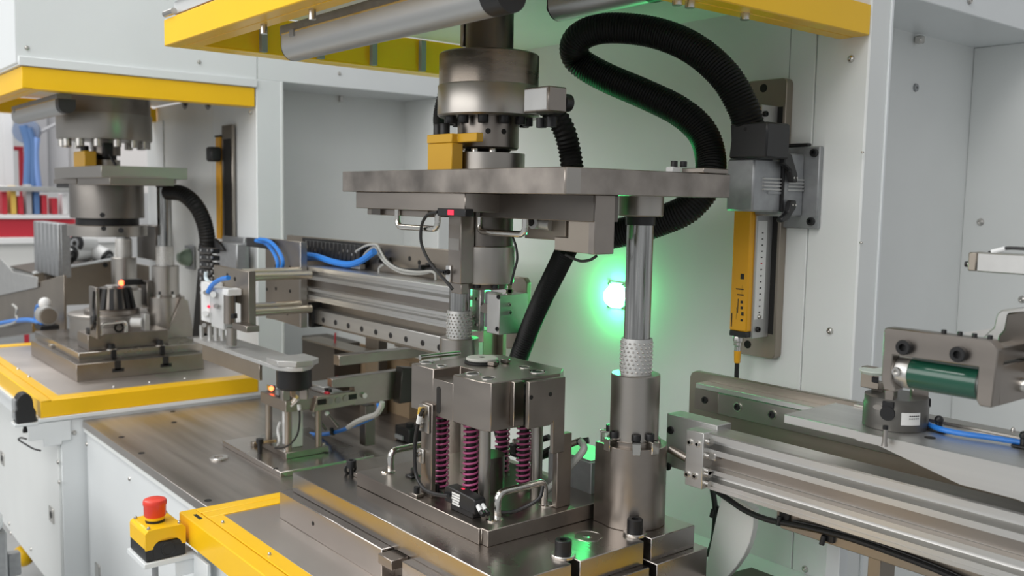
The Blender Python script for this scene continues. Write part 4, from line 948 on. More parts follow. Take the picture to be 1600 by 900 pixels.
# brown lower bracket below the rail, feet and cables
ly_ = 1.235
lz = P(1300, 860, y=ly_)
bl = thing('support_bracket', 'brown steel bracket plate with rounded corner below the right rail', 'bracket', (-.4, ly_, -.65))
g0 = P(1213, 812, y=ly_)
zz0, zz1 = P(1216, 824, y=ly_).z, pz0-.002
part('plate', prism([(g0.x, zz1), (g0.x, zz0+.012), (g0.x+.003, zz0+.004), (g0.x+.010, zz0), (RX1, zz0), (RX1, zz1)], 'y', ly_, ly_+.008), SHEET, bl, .001)
for px in (1302,):
    q = P(px, 880, y=YW-.08)
    part('foot_post', box(q.x-.014, q.x+.011, YW-.08, YW-.055, -.95, zz0+.02), WHITE2, bl, .001)
    part('foot_arm', box(q.x-.01, q.x+.008, ly_+.008, YW-.08, zz0+.004, zz0+.02), WHITE2, bl, .001)
q = P(1385, 890, y=ly_+.04); part('foot_rib', box(q.x-.012, q.x+.008, ly_+.008, ly_+.05, -.9, zz0), SHEET, bl, .001)
pts = [(1112, 762), (1135, 778), (1165, 798), (1200, 812), (1240, 820), (1290, 831), (1340, 845), (1400, 866), (1470, 893), (1540, 925)]
solo('black_cable', 'black cable bundle running along below the right rail', 'cable', tube([P(a, b, y=ly_-.008) for a, b in pts], .0048, 10), BLK)
solo('black_cable', 'thin black cable beside the bundle below the right rail', 'cable', tube([P(a, b-6, y=ly_-.006) for a, b in pts[4:]], .0022, 8), OXI)
pts = [(1113, 764), (1117, 790), (1117, 815), (1114, 845), (1106, 868)]
solo('black_cable', 'black cable hanging down behind the near corner of the die bolster', 'cable', tube([P(a, b, y=1.30) for a, b in pts], .005, 10), BLK)
for px, py, lab in ((1228, 808, 'black tie mount on the bracket below the right rail'), (1297, 838, 'small black tie knob on the cable bundle below the rail'), (1123, 797, 'black tie mount beside the hanging cable under the rail end')):
    yy_ = ly_ if px > 1150 else 1.305
    q = P(px, py, y=yy_); t = thing('cable_mount', lab, 'cable mount', q)
    part('foot', cbox((q.x, yy_-.003, q.z), .018, .006, .016), BLK, t, .001); part('tie', cyl((q.x-.006, yy_-.012, q.z-.012), (q.x-.004, yy_-.010, q.z+.002), .004), BLK, t)
# curved white gusset and dark shelf below
wg = lambda px, py: (P(px, py, y=1.26).x, P(px, py, y=1.26).z)
cv = [wg(1104, 880), wg(1121, 800), wg(1130, 766), wg(1178, 796)]+[wg(a_, b_) for a_, b_ in ((1176, 826), (1171, 848), (1162, 868), (1150, 886), (1134, 904), (1100, 940))]
solo('white_gusset', 'white curved gusset panel beside the near corner of the die bolster', 'panel', prism(cv, 'y', 1.26, 1.275), WHITE, bev=.001)
q = P(1174, 886, y=1.36)
solo('lower_shelf', 'dark flat steel shelf at the bottom edge below the white wall', 'shelf', prism([(q.x, 1.36), (q.x+.02, 1.36), (-.60, 1.36), (-.60, 1.20), (q.x-.02, 1.20)], 'z', q.z-.01, q.z), BRN, bev=.001)
# ------------------------------------------------------------------ emergency stop
ex = P(290, 864, y=.61).x
ey1 = .611; ey0 = P(228, 880, x=ex).y; ezb = P(228, 880, x=ex).z
ew = ex-P(203, 858, y=ey0).x
ex0 = ex-ew; ez1 = zat(ex, ey0, 831); ezm = zat(ex, ey0, 862)
es = thing('emergency_stop', 'yellow and black emergency stop box with a red mushroom button', 'emergency stop', ((ex+ex0)/2, (ey0+ey1)/2, ezb))
part('lower_box', box(ex0+.0005, ex-.0005, ey0+.0005, ey1-.0005, ezb, ezm+.012), BLK, es, .002)
cyc = (ey0+ey1)/2+.003; rad = (ey1-ey0)*.36
arc = [(cyc+rad*math.cos(t), ezm+.001+rad*.62*math.sin(t)) for t in [k*PI/14 for k in range(15)]]
side = [(ey0, ezm), (ey0, ez1-.006), (ey0+.006, ez1), (ey1-.006, ez1), (ey1, ez1-.006), (ey1, ezm)]+arc
m = MB().prism([(p[0], p[1]) for p in side], 'x', ex-.004, ex)
part('upper_box', m, YEL, es)
part('lid', MB().prism([(ey0, ezm), (ey0, ez1-.006), (ey0+.006, ez1), (ey1-.006, ez1), (ey1, ez1-.006), (ey1, ezm)], 'x', ex0, ex-.0045), YEL, es, .002)
part('knockout_ring', lathe([(.011, .0003), (.0115, .0012), (.0135, .0012), (.014, .0003)], (ex-.0005, cyc+.002, ezm-.004), ax='x', n=32), BLK, es)
part('knockout', box(ex-.004, ex-.0002, cyc-rad*.98, cyc+rad*.98, ezm-.02, ezm+.002), BLK, es)
bc = ((ex+ex0)/2, (ey0+ey1)/2-.004)
part('collar', lathe([(0, ez1), (.0175, ez1), (.0175, ez1+.005), (0, ez1+.005)], (*bc, 0), n=32), BLK, es)
part('yellow_ring', lathe([(0, ez1+.005), (.0172, ez1+.005), (.0172, ez1+.011), (0, ez1+.011)], (*bc, 0), n=32), YEL, es)
mt_ = zat(*bc, 778)
part('mushroom', lathe([(0, ez1+.010), (.0185, ez1+.011), (.0198, ez1+.013), (.0200, mt_-.014), (.0215, mt_-.011), (.0215, mt_-.006), (.020, mt_-.0025), (.015, mt_-.0005), (0, mt_)], (*bc, 0), n=40), RED, es, label='red mushroom push button')
for dx in (-.4, .4):
    for dy in (-.38, .38): stamp('lid_screw', ('es',), lambda: panscrew(.0035, 'z', 1), SCR, es, ((ex+ex0)/2+dx*ew, (ey0+ey1)/2+dy*(ey1-ey0), ez1))
br = thing('stop_bracket', 'white bracket shelf carrying the emergency stop box', 'bracket', ((ex+ex0)/2, (ey0+ey1)/2, ezb-.012))
part('shelf', box(ex0-.004, ex+.004, ey0-.004, .631, ezb-.0105, ezb-.0005), WHITE2, br, .001)
part('arm', box(ex-.003, ex+.001, ey1-.02, .632, ezb-.040, ezb-.0105), WHITE2, br, .001)
part('cable_gland', cyl((bc[0]+.01, bc[1]-.005, ezb-.06), (bc[0]+.01, bc[1]-.005, ezb-.0105), .006), GREYP, br)
part('wall_tab', box(ex+.001, ex+.07, .624, .631, ezb-.05, ezb-.002), WHITE2, br, .001)
# ------------------------------------------------------------------ black muting lamp at the left table corner
my = .60
mu0, mu1 = P(24, 650, y=my), P(56, 655, y=my)
mx = (mu0.x+mu1.x)/2
mq = P(40, 662, x=XL-.0); mzb = P(40, 662, y=my).z; mzt = P(40, 614, y=my).z
ml = thing('scanner_head', 'black hooded sensor head on a bracket at the left yellow table corner', 'sensor', (XL-.02, .58, mzb))
hx0, hx1 = XL-.04, XL+.004
h0, h1 = P(26, 660, x=hx1).y, P(57, 655, x=hx1).y
zb5, zt5 = zat(hx1, (h0+h1)/2, 661), zat(hx1, (h0+h1)/2, 615)
hh = zt5-zb5; hm = (h0+h1)/2
part('housing', prism([(h0, zb5), (h1, zb5), (h1, zb5+hh*.35), (h1-.006, zb5+hh*.5)]+[(hm-.003+(h1-hm-.004)*math.cos(t), zb5+hh*.66+hh*.34*math.sin(t)) for t in [k*PI/10 for k in range(11)]]+[(h0+.003, zb5+hh*.5), (h0-.002, zb5+hh*.42)], 'x', hx0, hx1), BLK, ml, .002)
part('lens', box(hx0+.004, hx1-.006, h0-.0035, h0+.004, zb5+hh*.12, zb5+hh*.8), GREYP, ml, .001)
part('screw', cyl((hx1-.012, h0-.006, zb5+hh*.42), (hx1-.012, h0-.002, zb5+hh*.42), .004), SCR, ml)
part('bracket', box(hx0-.004, XL+.0075, h0-.006, .628, zb5-.0085, zb5-.0005), WHITE2, ml, .001)
part('plug', lathe([(0, zb5-.009), (.005, zb5-.009), (.005, zb5-.022), (.007, zb5-.022), (.007, zb5-.032), (0, zb5-.032)], (XL-.018, hm, 0), n=16), OXI, ml)
pts = [(41, 686), (33, 684), (29, 687), (38, 693), (52, 701), (63, 704)]
solo('sensor_cable', 'short grey black cable under the hooded sensor head at the left', 'cable', tube([P(a, b, y=hm) for a, b in pts], .0026, 8), OXI)
# ------------------------------------------------------------------ left press: die base
a = P(120, 597, z=-.6115)
lb_ = thing('left_die_bolster', 'thick steel bolster on the left press table', 'plate', (a.x-.25, a.y+.2, -.6115))
lb_.name = 'die_bolster'
zL2 = zat(a.x, a.y, 570); bR = P(319, 580, x=a.x).y
part('plate', prism([(a.x-.62, a.y), (a.x, a.y), (a.x, bR), (a.x-.62, bR)], 'z', -.6110, zL2), STEELX, lb_, .001)
b = P(123, 565, z=zL2); zL3 = zat(b.x, b.y, 552); bR2 = P(317, 540, x=b.x).y
l2 = thing('die_plate', 'steel die plate with black edge clamps on the left press', 'plate', (b.x-.25, b.y+.2, zL2))
part('plate', box(b.x-.60, b.x, b.y, bR2, zL2, zL3), BASEST, l2, .001)
for px, py in ((177, 552), (253, 545)):
    q = P(px, py, x=b.x+.004)
    t = part('edge_clamp', MB().box(b.x-.0005, b.x+.006, q.y-.006, q.y+.010, zL2+.001, zL3+.002), OXI, l2, .001, smooth=False)
    cap_z(l2, (b.x-.014, q.y, zL3+.004), .011, .016)
    part('washer', lathe([(0, 0), (.017, 0), (.017, .004), (0, .004)], (b.x-.014, q.y, zL3), n=20), SCR, l2)
for px, py in ((184, 572), (259, 564)):
    y_ = P(px, py, x=a.x).y
    part('slot', MB().box(a.x-.001, a.x+.0012, y_-.010, y_+.010, zL2-.030, zL2+.0005).box(a.x-.001, a.x+.0012, y_-.018, y_+.020, zL2-.036, zL2-.024), BLK, lb_, smooth=False)
q = P(82, 543, z=zL2); part('clamp_tab', cbox(q+Vector((0, 0, .006)), .03, .02, .012), SCR, l2, .001)
c = P(138, 548, z=zL3); zL4 = zat(c.x, c.y, 524); cR = P(236, 535, x=c.x).y
l3 = thing('spring_die', 'left lower die with a black ribbed core and a small chrome handle', 'die', (c.x-.15, c.y+.1, zL3))
part('base_plate', box(c.x-.13, c.x, c.y, cR+.06, zL3+.0003, zL4), STEELX, l3, .001)
DY = c.y+.165; DX = P(176, 500, y=DY).x; dr = .150
zr = P(176, 487, y=DY).z
part('pot', lathe([(0, zL3+.0003), (dr-.006, zL3+.0003), (dr-.006, zr-.012), (dr, zr-.010), (dr, zr-.002), (dr-.003, zr), (0, zr)], (DX, DY, 0), n=56), STEELT, l3)
zd = lambda py: zat(DX, DY, py)
part('inner_drum', lathe([(0, zr), (.095, zr), (.095, zr+.014), (.090, zr+.018), (0, zr+.018)], (DX+.03, DY-.01, 0), n=44), STEEL, l3)
zct = P(180, 449, y=DY).z; DX = P(179, 470, y=DY).x
part('core', lathe([(0, zr+.0185), (.064, zr+.0185), (.052, zct-.004), (.049, zct), (0, zct)], (DX, DY, 0), n=40), STEELD, l3)
for k in range(14):
    m = MB().box(.046, .072, -.007, .007, zr+.019, zct-.002)
    for v in m.v:
        if v.z > zr+.03: v.x -= .014
    m.rot((0, 0, 0), 'Z', 360*k/14); m.v = [v+Vector((DX, DY, 0)) for v in m.v]
    part('rib', m, OXI, l3)
part('core_cap', lathe([(0, zct), (.028, zct), (.028, zct+.006), (0, zct+.006)], (DX-.01, DY, 0), n=28), SCR, l3)
q = P(150, 500, y=c.y+.02); sx = q.x
part('front_upright', box(P(141, 500, y=c.y+.005).x, P(152, 500, y=c.y+.005).x, c.y+.003, c.y+.014, zL4, P(147, 449, y=c.y+.005).z), STEELX, l3, .001)
part('upright_cable', tube([P(a_, b_, y=c.y-.002) for a_, b_ in ((147, 455), (146, 480), (148, 500), (143, 515))], .004, 8), OXI, l3)
part('cable_clamp', cbox(P(147, 501, y=c.y+.0), .03, .016, .028), OXI, l3, .002)
part('cable_foot', cbox(P(141, 519, y=c.y+.015), .03, .02, .03), OXI, l3, .002)
for px in (196,): pass
hA, hB = P(158, 524, z=zL4), P(197, 519, z=zL4)
uhandle(l3, (hA.x, hA.y), (hB.x, hB.y), zL4+.001, zat(hA.x, hA.y, 507), .006)
part('gauge_ring', lathe([(.010, 0), (.012, -.004), (.016, -.004), (.017, 0)], P(186, 512, x=c.x-.002), ax='x', n=24), OXI, l3)
led = P(190, 442, y=DY+.02)
lt = thing('red_led_sensor', 'small sensor with a glowing red light above the left black ribbed core', 'sensor', led)
part('led', MB().ball(led, .010, 14), LEDR, lt, label='glowing red light')
part('holder', box(led.x-.02, led.x+.02, led.y+.004, led.y+.07, led.z-.008, led.z+.012), OXI, lt, .002)
part('holder_arm', box(led.x-.005, led.x+.06, led.y+.07, led.y+.12, led.z-.085, led.z+.006), STEELD, lt, .002)
wv = P(222, 504, x=c.x-.02)
vv = thing('air_fitting', 'white round air fitting beside the left guide pillar', 'fitting', wv)
part('knob', cyl(wv+Vector((-.02, -.03, 0)), wv+Vector((0, 0, 0)), .016, n=20), WPL, vv)
part('plate', box(wv.x-.03, wv.x+.012, wv.y+.005, wv.y+.022, wv.z-.045, wv.z+.03), ALUM, vv, .001)
# ------------------------------------------------------------------ left press: pillars
def lpill(px, d_y, rows, label, s, coll=True):
    b = P(px, rows[-1], z=zL3) if d_y is None else P(px, rows[-1], y=d_y)
    x, y = b.x, b.y
    return x, y
PB = P(260, 533, z=zL3); p2y = PB.y+.045; p2x = P(258, 400, y=p2y).x
zf = lambda py: zat(p2x, p2y, py)
s2 = 1.20
t = pillar(p2x, p2y, zf(270), zf(288), zf(384), zf(415), zf(463), zL3, 'right guide pillar of the left press', s2, 'round')
for a_ in (-100, -45, 10): clip(t, (p2x, p2y), a_, zf(463))
wd = part('wedge_plate', prism([(p2y-.03, zL3), (p2y+.075, zL3), (p2y+.055, zf(468)), (p2y+.03, zf(462))], 'x', p2x+.02, p2x+.075), STEELX, t, .001)
p3x, p3y = p2x-.52, p2y
q = P(195, 470, y=p3y); p3x = q.x
zf3 = lambda py: zat(p3x, p3y, py)
pillar(p3x, p3y, zf3(275), zf3(300), zf3(372), zf3(402), zf3(452), zL3, 'rear guide pillar of the left press behind the red light', 1.22, 'round')
# ------------------------------------------------------------------ left press: upper die
uy = .86
u0, u1 = P(85, 270, y=uy), P(158, 268, y=uy)
uz0, uz1 = zat(u1.x, uy, 277), zat(u1.x, uy, 258)
uyR = P(293, 268, x=u1.x).y
ul = thing('upper_die_plate', 'thick steel plate under the bolted ram of the left press', 'plate', (u1.x-.28, uy+.2, uz0))
part('plate', box(u0.x, u1.x, uy, uyR, uz0, uz1), STEELT, ul, .001)
LAX, LAY = u1.x-.20, uy+.155
zg = lambda py: zat(LAX, LAY, py)
pxs = 1/FPX*Vector((LAX, LAY, 0)).dot(FW)
cxo = P(168, 330, y=LAY).x; LAX = cxo
pxs = 1/FPX*Vector((LAX, LAY, 0)).dot(FW)
part('under_block', box(P(120, 285, y=uy+.01).x, P(245, 285, y=LAY).x, uy+.012, uyR-.06, zg(290), uz0), STEEL, ul, .001)
part('drum', lathe([(0, uz0-.01), (53*pxs, uz0-.01), (54*pxs, zg(292)), (54*pxs, zg(340)), (0, zg(340))], (LAX, LAY, 0), n=56), STEELD if False else mat('grey_drum_steel', (.29, .27, .25), .42, 1, .1, 8), ul)
part('drum_neck', lathe([(0, zg(340)), (46*pxs, zg(340)), (46*pxs, zg(351)), (0, zg(351))], (LAX, LAY, 0), n=48), OXI, ul)
part('drum_ring', lathe([(0, zg(351)), (57*pxs, zg(351)), (58*pxs, zg(352)), (58*pxs, zg(368)), (0, zg(368))], (LAX, LAY, 0), n=56), STEELT, ul)
q = P(98, 284, y=uy+.05)
part('stop_block', box(P(84, 284, y=uy+.03).x, P(119, 284, y=uy+.03).x, uy+.03, uy+.10, zat(q.x, uy+.03, 287), uz0), STEELX, ul, .001)
part('stop_foot', box(P(88, 284, y=uy+.04).x, P(112, 284, y=uy+.04).x, uy+.04, uy+.09, zat(q.x, uy+.03, 293), zat(q.x, uy+.03, 287)), OXI, ul, .001)
for px, py in ((160, 336), (162, 357), (189, 360)): part('drum_screw', cyl(P(px, py, y=LAY-54*pxs-.004), P(px, py, y=LAY-53*pxs+.01), .008), OXI, ul)
part('rear_block', box(P(214, 380, y=1.24).x, P(243, 380, y=1.24).x, 1.24, 1.285, P(230, 405, y=1.24).z, P(230, 352, y=1.24).z), STEELD, ul, .002)
# left ram
rl = thing('press_ram', 'round bolted ram of the left press above its upper plate', 'press ram', (LAX, LAY, uz1))
part('upper_flange', lathe([(0, min(.336, zg(140))), (67*pxs, min(.336, zg(140))), (67*pxs, zg(180)), (0, zg(180))], (LAX-.01, LAY, 0), n=56), STEELX, rl)
part('lower_flange', lathe([(0, zg(180)), (69*pxs, zg(180)), (69*pxs, zg(218)), (68*pxs, zg(220)), (0, zg(220))], (LAX-.01, LAY, 0), n=56), STEELT, rl)
part('shaft', lathe([(0, .3445), (30*pxs, .3445), (30*pxs, min(.335, zg(141))), (0, min(.335, zg(141)))], (LAX, LAY, 0), n=32), STEELD, rl)
for k in range(14):
    t_ = 2*PI*k/14
    stamp('cap_screw', ('cdL',), lambda: capscrew(.0145, .026, .007, sg=-1), SCR if k % 3 == 0 else OXI, rl, (LAX-.01+60*pxs*math.cos(t_), LAY+60*pxs*math.sin(t_), zg(220)))
part('neck', lathe([(0, zg(219)), (21*pxs, zg(219)), (21*pxs, zg(243)), (0, zg(243))], (LAX, LAY, 0), n=36), STEEL, rl)
part('neck_gap', lathe([(0, zg(243)), (15*pxs, zg(243)), (15*pxs, zg(252)), (0, zg(252))], (LAX, LAY, 0), n=28), OXI, rl)
part('foot_ring', lathe([(0, zg(250)), (20*pxs, zg(250)), (20*pxs, uz1+.0005), (0, uz1+.0005)], (LAX, LAY, 0), n=36), STEELT, rl)
part('sensor_nub', cbox((LAX+.085, LAY-.02, zg(236)), .03, .03, .05), OXI, rl, .002)
part('sensor_rod', cyl((LAX+.09, LAY-.02, zg(238)), (LAX+.12, LAY, uz1+.003), .005), OXI, rl)
q0, q1 = P(115, 248, y=uy+.06), P(132, 248, y=uy+.06)
ab = thing('amber_block', 'small yellow stop block on the upper plate of the left press', 'block', ((q0.x+q1.x)/2, uy+.07, uz1))
part('body', box(q0.x, q1.x, uy+.06, uy+.10, uz1+.0005, zat(q0.x, uy+.06, 237)), YELD, ab, .002)
cap_z(ab, ((q0.x+q1.x)/2, uy+.08, zat(q0.x, uy+.06, 237)), .014, .02)
# left work light, scale, hose, connector on the left back wall
worklight('silver work light tube under the yellow frame of the left press', .74, (30, 183), (100, 160))
LW = 1.299
sc0, sc1 = P(337.5, 300, y=1.284), P(344.5, 300, y=1.284)
ls = thing('safety_scale', 'narrow yellow safety scale in a dark channel on the left press wall', 'scale', (sc0.x, LW, P(342, 375, y=LW).z))
part('housing', box(sc0.x, sc1.x, 1.284, LW-.002, P(343, 374, y=1.27).z, P(343, 213, y=1.27).z), ORA, ls, .001)
part('end_cap', box(sc0.x-.004, sc1.x+.004, 1.282, LW-.002, P(343, 213, y=1.27).z, P(343, 210, y=1.27).z), OXI, ls, .001)
cx0_, cx1_ = P(348, 300, y=LW-.01).x, P(364, 300, y=LW-.01).x
part('channel', box(cx0_, cx1_, LW-.012, LW, P(355, 378, y=LW).z, P(355, 196, y=LW).z), STEELX, ls, .002)
part('channel_slot', box(cx0_+.018, cx1_-.012, LW-.0135, LW-.0115, P(355, 372, y=LW).z, P(355, 218, y=LW).z), DARK, ls)
part('slider', cbox(P(334, 241, y=1.26), .045, .04, .05), BLK, ls, .006)
corr('corrugated_hose', 'black hose curving down behind the right pillar of the left press', [P(a_, b_, y=c_) for a_, b_, c_ in [(262, 300, 1.15), (285, 303, 1.17), (305, 320, 1.19), (318, 345, 1.21), (324, 375, 1.22), (322, 392, 1.22)]], .0265, .005, .0012)
lc = thing('wall_connector', 'light grey plug connector on the left press wall beside the cable chain', 'connector', (P(365, 400, y=1.28).x, LW, P(365, 425, y=1.28).z))
part('base', box(P(347, 400, y=1.28).x, P(381, 400, y=1.28).x, 1.28, LW-.002, P(365, 432, y=1.28).z, P(365, 370, y=1.28).z), CAST, lc, .003)
part('hood', box(P(340, 400, y=1.24).x, P(372, 400, y=1.24).x, 1.235, 1.279, P(365, 425, y=1.24).z, P(365, 380, y=1.24).z), CAST, lc, .004)
part('lever', prism([(P(340, 375, y=1.23).x, P(340, 392, y=1.23).z), (P(337, 375, y=1.23).x, P(337, 372, y=1.23).z), (P(344, 375, y=1.23).x, P(344, 378, y=1.23).z), (P(353, 392, y=1.23).x, P(353, 392, y=1.23).z)], 'y', 1.222, 1.234), BLK, lc, .002)
lq = P(292, 402, y=LW-.01)
sl_ = thing('signal_lamp', 'unlit sage green dome lamp on the left press wall', 'lamp', lq)
part('lens', MB().lathe([(0, -.045), (.016, -.042), (.028, -.03), (.034, -.012), (.034, 0), (0, 0)], (lq.x+.01, LW-.006, lq.z), ax='y', n=28), SAGE, sl_)
part('base', cbox((lq.x+.01, LW-.003, lq.z), .09, .005, .09), CAST, sl_, .001)
# ------------------------------------------------------------------ left transfer rail
lr = thing('transfer_rail', 'aluminium transfer rail with a steel back plate between the two presses', 'rail', (-2.1, 1.25, -.36))
LB = 1.285
kx0 = P(448, 380, y=LB).x; kx1 = -1.60
kz1, kz0 = P(448, 367, y=LB).z, P(700, 540, y=LB).z
part('back_plate', prism([(kx0, kz0), (kx1, kz0), (kx1, kz1-.0), (kx0+.08, kz1), (kx0, kz1)], 'y', LB, LB+.010), SHEET, lr, .001)
LY0, LY1 = 1.20, 1.275
lz1, lz0 = P(480, 416, y=LY0).z, P(480, 468, y=LY0).z
lx0 = P(474, 440, y=LY0).x
part('profile', prism(profile_xs(LY0, LY1, lz0, lz1, .012), 'x', lx0, kx1-.02), ALU, lr)
gz1_, gz0_ = P(490, 480, y=LY0+.03).z, P(490, 503, y=LY0+.03).z
part('guide_backing', box(lx0, kx1-.02, LY0+.045, LB, gz0_-.012, lz0), SHEET, lr, .001)
part('guide_rail', prism([(LY0+.022, gz0_), (LY0+.022, gz1_-.004), (LY0+.028, gz1_), (LY0+.045, gz1_), (LY0+.045, gz0_)], 'x', lx0+.01, kx1-.02), ALU, lr, .0008)
for px, py in ((486, 496), (505, 500), (524, 504), (544, 509), (565, 514), (587, 519), (610, 524), (634, 530), (660, 536), (686, 543)):
    q = P(px, py, y=LY0+.0215); stamp('guide_screw', ('gs',), lambda: lathe([(0, -.0006), (.0055, -.0006), (.0062, -.0012), (.0072, -.0006), (.0075, .0005), (0, .0005)], ax='y', n=16), OXI, lr, q)
part('guide_end', box(lx0+.004, lx0+.024, LY0+.012, LY0+.05, gz0_-.012, gz1_+.016), OXI, lr, .001)
for px, py in ((655, 410), (640, 404)): hole_f(lr, P(px, py, y=LB-.0003), .006)
lh = lz1-lz0
part('cover_band', box(lx0+.001, kx1-.021, LY0+.0122, LY0+.0128, lz0+.39*lh, lz0+.592*lh), STEELX, lr, label='darker steel cover band in the middle slot')
# end plate and spacer rods
B1x = P(470, 440, y=1.18).x; B0x = P(415, 440, y=1.18).x
bt1, bt0 = P(470, 378, y=1.18).z, P(470, 512, y=1.18).z
m0 = P(393, 380, y=1.18).x
ep = part('end_plate', prism([(B0x, bt1), (B1x, bt1), (B1x, bt0), (P(430, 505, y=1.18).x, bt0+.004), (B0x, P(415, 497, y=1.18).z)], 'y', 1.18, 1.196), SHEET, lr, .001)
part('end_rib', box(B1x-.006, B1x+.003, 1.1775, 1.198, bt0, bt1), STEELT, lr, .001)
for px, py in ((431, 416), (453, 419), (431, 451), (453, 455), (435, 487), (449, 490), (453, 418), (417, 452)):
    hole_f(lr, P(px, py, y=1.1797), .005)
part('terminal_strip', box(P(390, 380, y=1.176).x, P(427, 380, y=1.176).x, 1.165, 1.1795, P(400, 386, y=1.176).z, P(400, 372, y=1.176).z), BLK, lr, .001)
# front plate A
Ax1 = P(390, 430, x=None, y=1.02).x
AYp = 1.0; Ax1 = P(390, 430, y=AYp).x; Ax0 = P(334, 430, y=AYp).x
at1, at0 = P(390, 425, y=AYp).z, P(390, 514, y=AYp).z
fp = thing('slide_plate', 'steel slide plate with four spacer rods in front of the left rail end', 'plate', ((Ax0+Ax1)/2, AYp, at0))
part('plate', prism([(Ax0, at0+.06), (Ax1-.06, at0+.06), (Ax1-.06, at0), (Ax1, at0), (Ax1, at1), (Ax0, at1+.002)], 'y', AYp, AYp+.012), SHEET, fp, .001)
part('edge_bar', box(Ax1-.002, Ax1+.002, AYp-.004, AYp+.016, at0, at1+.002), STEELX, fp, .001)
for py in (432, 487):
    q = P(392, py, y=AYp+.016); q2 = P(470, py+3, y=1.18)
    for dx, dz in ((-.012, 0), (-.075, .006)):
        part('spacer_rod', cyl((Ax1+dx, AYp+.012, q.z+dz), (Ax1+dx, 1.1795, q.z+dz), .011, n=20), CHROME if False else mat('warm_rod', (.62, .56, .46), .2, 1), fp)
for px, py in ((367, 436), (355, 430)): hole_f(fp, P(px, py, y=AYp-.0003), .006)
part('foot_lug', box(P(366, 505, y=AYp-.03).x, P(388, 505, y=AYp-.03).x, AYp-.035, AYp, at0, at0+.016), STEELX, fp, .001)
cap_z(fp, P(365, 497, y=AYp-.02), .010, .012)
# white slide cylinder
cyy = .96
w0, w1 = P(314, 480, y=cyy).x, P(344, 480, y=cyy).x
wz1, wz0 = P(330, 450, y=cyy).z, P(330, 511, y=cyy).z
wc = thing('slide_cylinder', 'white compact air slide with fittings on the left slide plate', 'cylinder', (w0, cyy, wz0))
part('body', box(w0, w0+(w1-w0)*.45, cyy, AYp-.001, wz0+.01, wz1+.012), WPL, wc, .002)
part('body', box(w0+(w1-w0)*.45, w1+.012, cyy+.004, AYp-.001, wz0, wz1+.002), mat('pale_grey_cylinder', (.62, .63, .63), .4, .3), wc, .002)
part('side_tube', cyl((w1+.03, cyy+.012, wz0+.02), (w1+.03, cyy+.012, wz1-.012), .014), STEEL, wc)
part('side_block', box(w1+.014, w1+.05, cyy+.0, AYp-.001, wz1-.012, wz1+.006), WPL, wc, .002)
for i, (px, py) in enumerate(((321, 457), (333, 460), (337, 478), (321, 490), (319, 508))):
    part('fitting', cyl(P(px, py, y=cyy-.012), P(px, py, y=cyy+.002), .008 if i % 2 else .006), WPL if i % 2 else SCR, wc)
part('red_light', cyl(P(326, 479, y=cyy-.002), P(326, 479, y=cyy+.002), .004), LEDD, wc)
for px in (315, 328, 338, 348): part('piston_rod', cyl(P(px, 508, y=cyy+.015), P(px, 532, y=cyy+.015), .0065), ALU, wc)
part('slide_post', cyl(P(362, 512, y=cyy+.01), P(362, 540, y=cyy+.01), .013), STEELT, wc)
# arm with gripper hanging at its end
ayy = .95
sA = [P(300, 531, y=ayy), P(458, 585, y=ayy)]
az = (P(302, 528, y=ayy).z)
pa0 = P(302, 528, y=ayy); 
xe = P(450, 575, z=pa0.z).x
ar = thing('transfer_beam', 'flat pale aluminium transfer beam reaching over the yellow table rim', 'beam', ((pa0.x+xe)/2, ayy+.04, pa0.z-.04))
part('top', prism([(pa0.x, ayy), (xe-.03, ayy), (xe-.0, ayy+.02), (xe+.012, ayy+.045), (xe, ayy+.07), (xe-.03, ayy+.095), (pa0.x, ayy+.095)], 'z', pa0.z-.010, pa0.z), ALUM, ar, .001)
part('stiffener', box(pa0.x+.055, P(405, 575, y=ayy+.004).x, ayy+.004, ayy+.012, pa0.z-.052, pa0.z-.010), SHEET, ar, .001)
gq = (xe-.045, ayy+.05)
gg = thing('arm_gripper', 'small black round gripper under the end of the pale transfer beam', 'gripper', (*gq, pa0.z-.055))
part('head_plate', prism([(gq[0]-.045, gq[1]-.05), (gq[0]+.02, gq[1]-.052), (gq[0]+.052, gq[1]-.02), (gq[0]+.056, gq[1]+.02), (gq[0]+.03, gq[1]+.05), (gq[0]-.045, gq[1]+.05)], 'z', pa0.z+.0005, pa0.z+.014), ALUM, gg, .001)
part('body', lathe([(0, pa0.z-.060), (.036, pa0.z-.060), (.042, pa0.z-.054), (.042, pa0.z-.0105), (0, pa0.z-.0105)], (*gq, 0), n=32), OXI, gg)
for a_ in (-80, 40, 160):
    m = MB().box(.016, .036, -.006, .006, pa0.z-.085, pa0.z-.060).rot((0, 0, 0), 'Z', a_); m.v = [v+Vector((*gq, 0)) for v in m.v]
    part('jaw', m, STEELX, gg, .001)
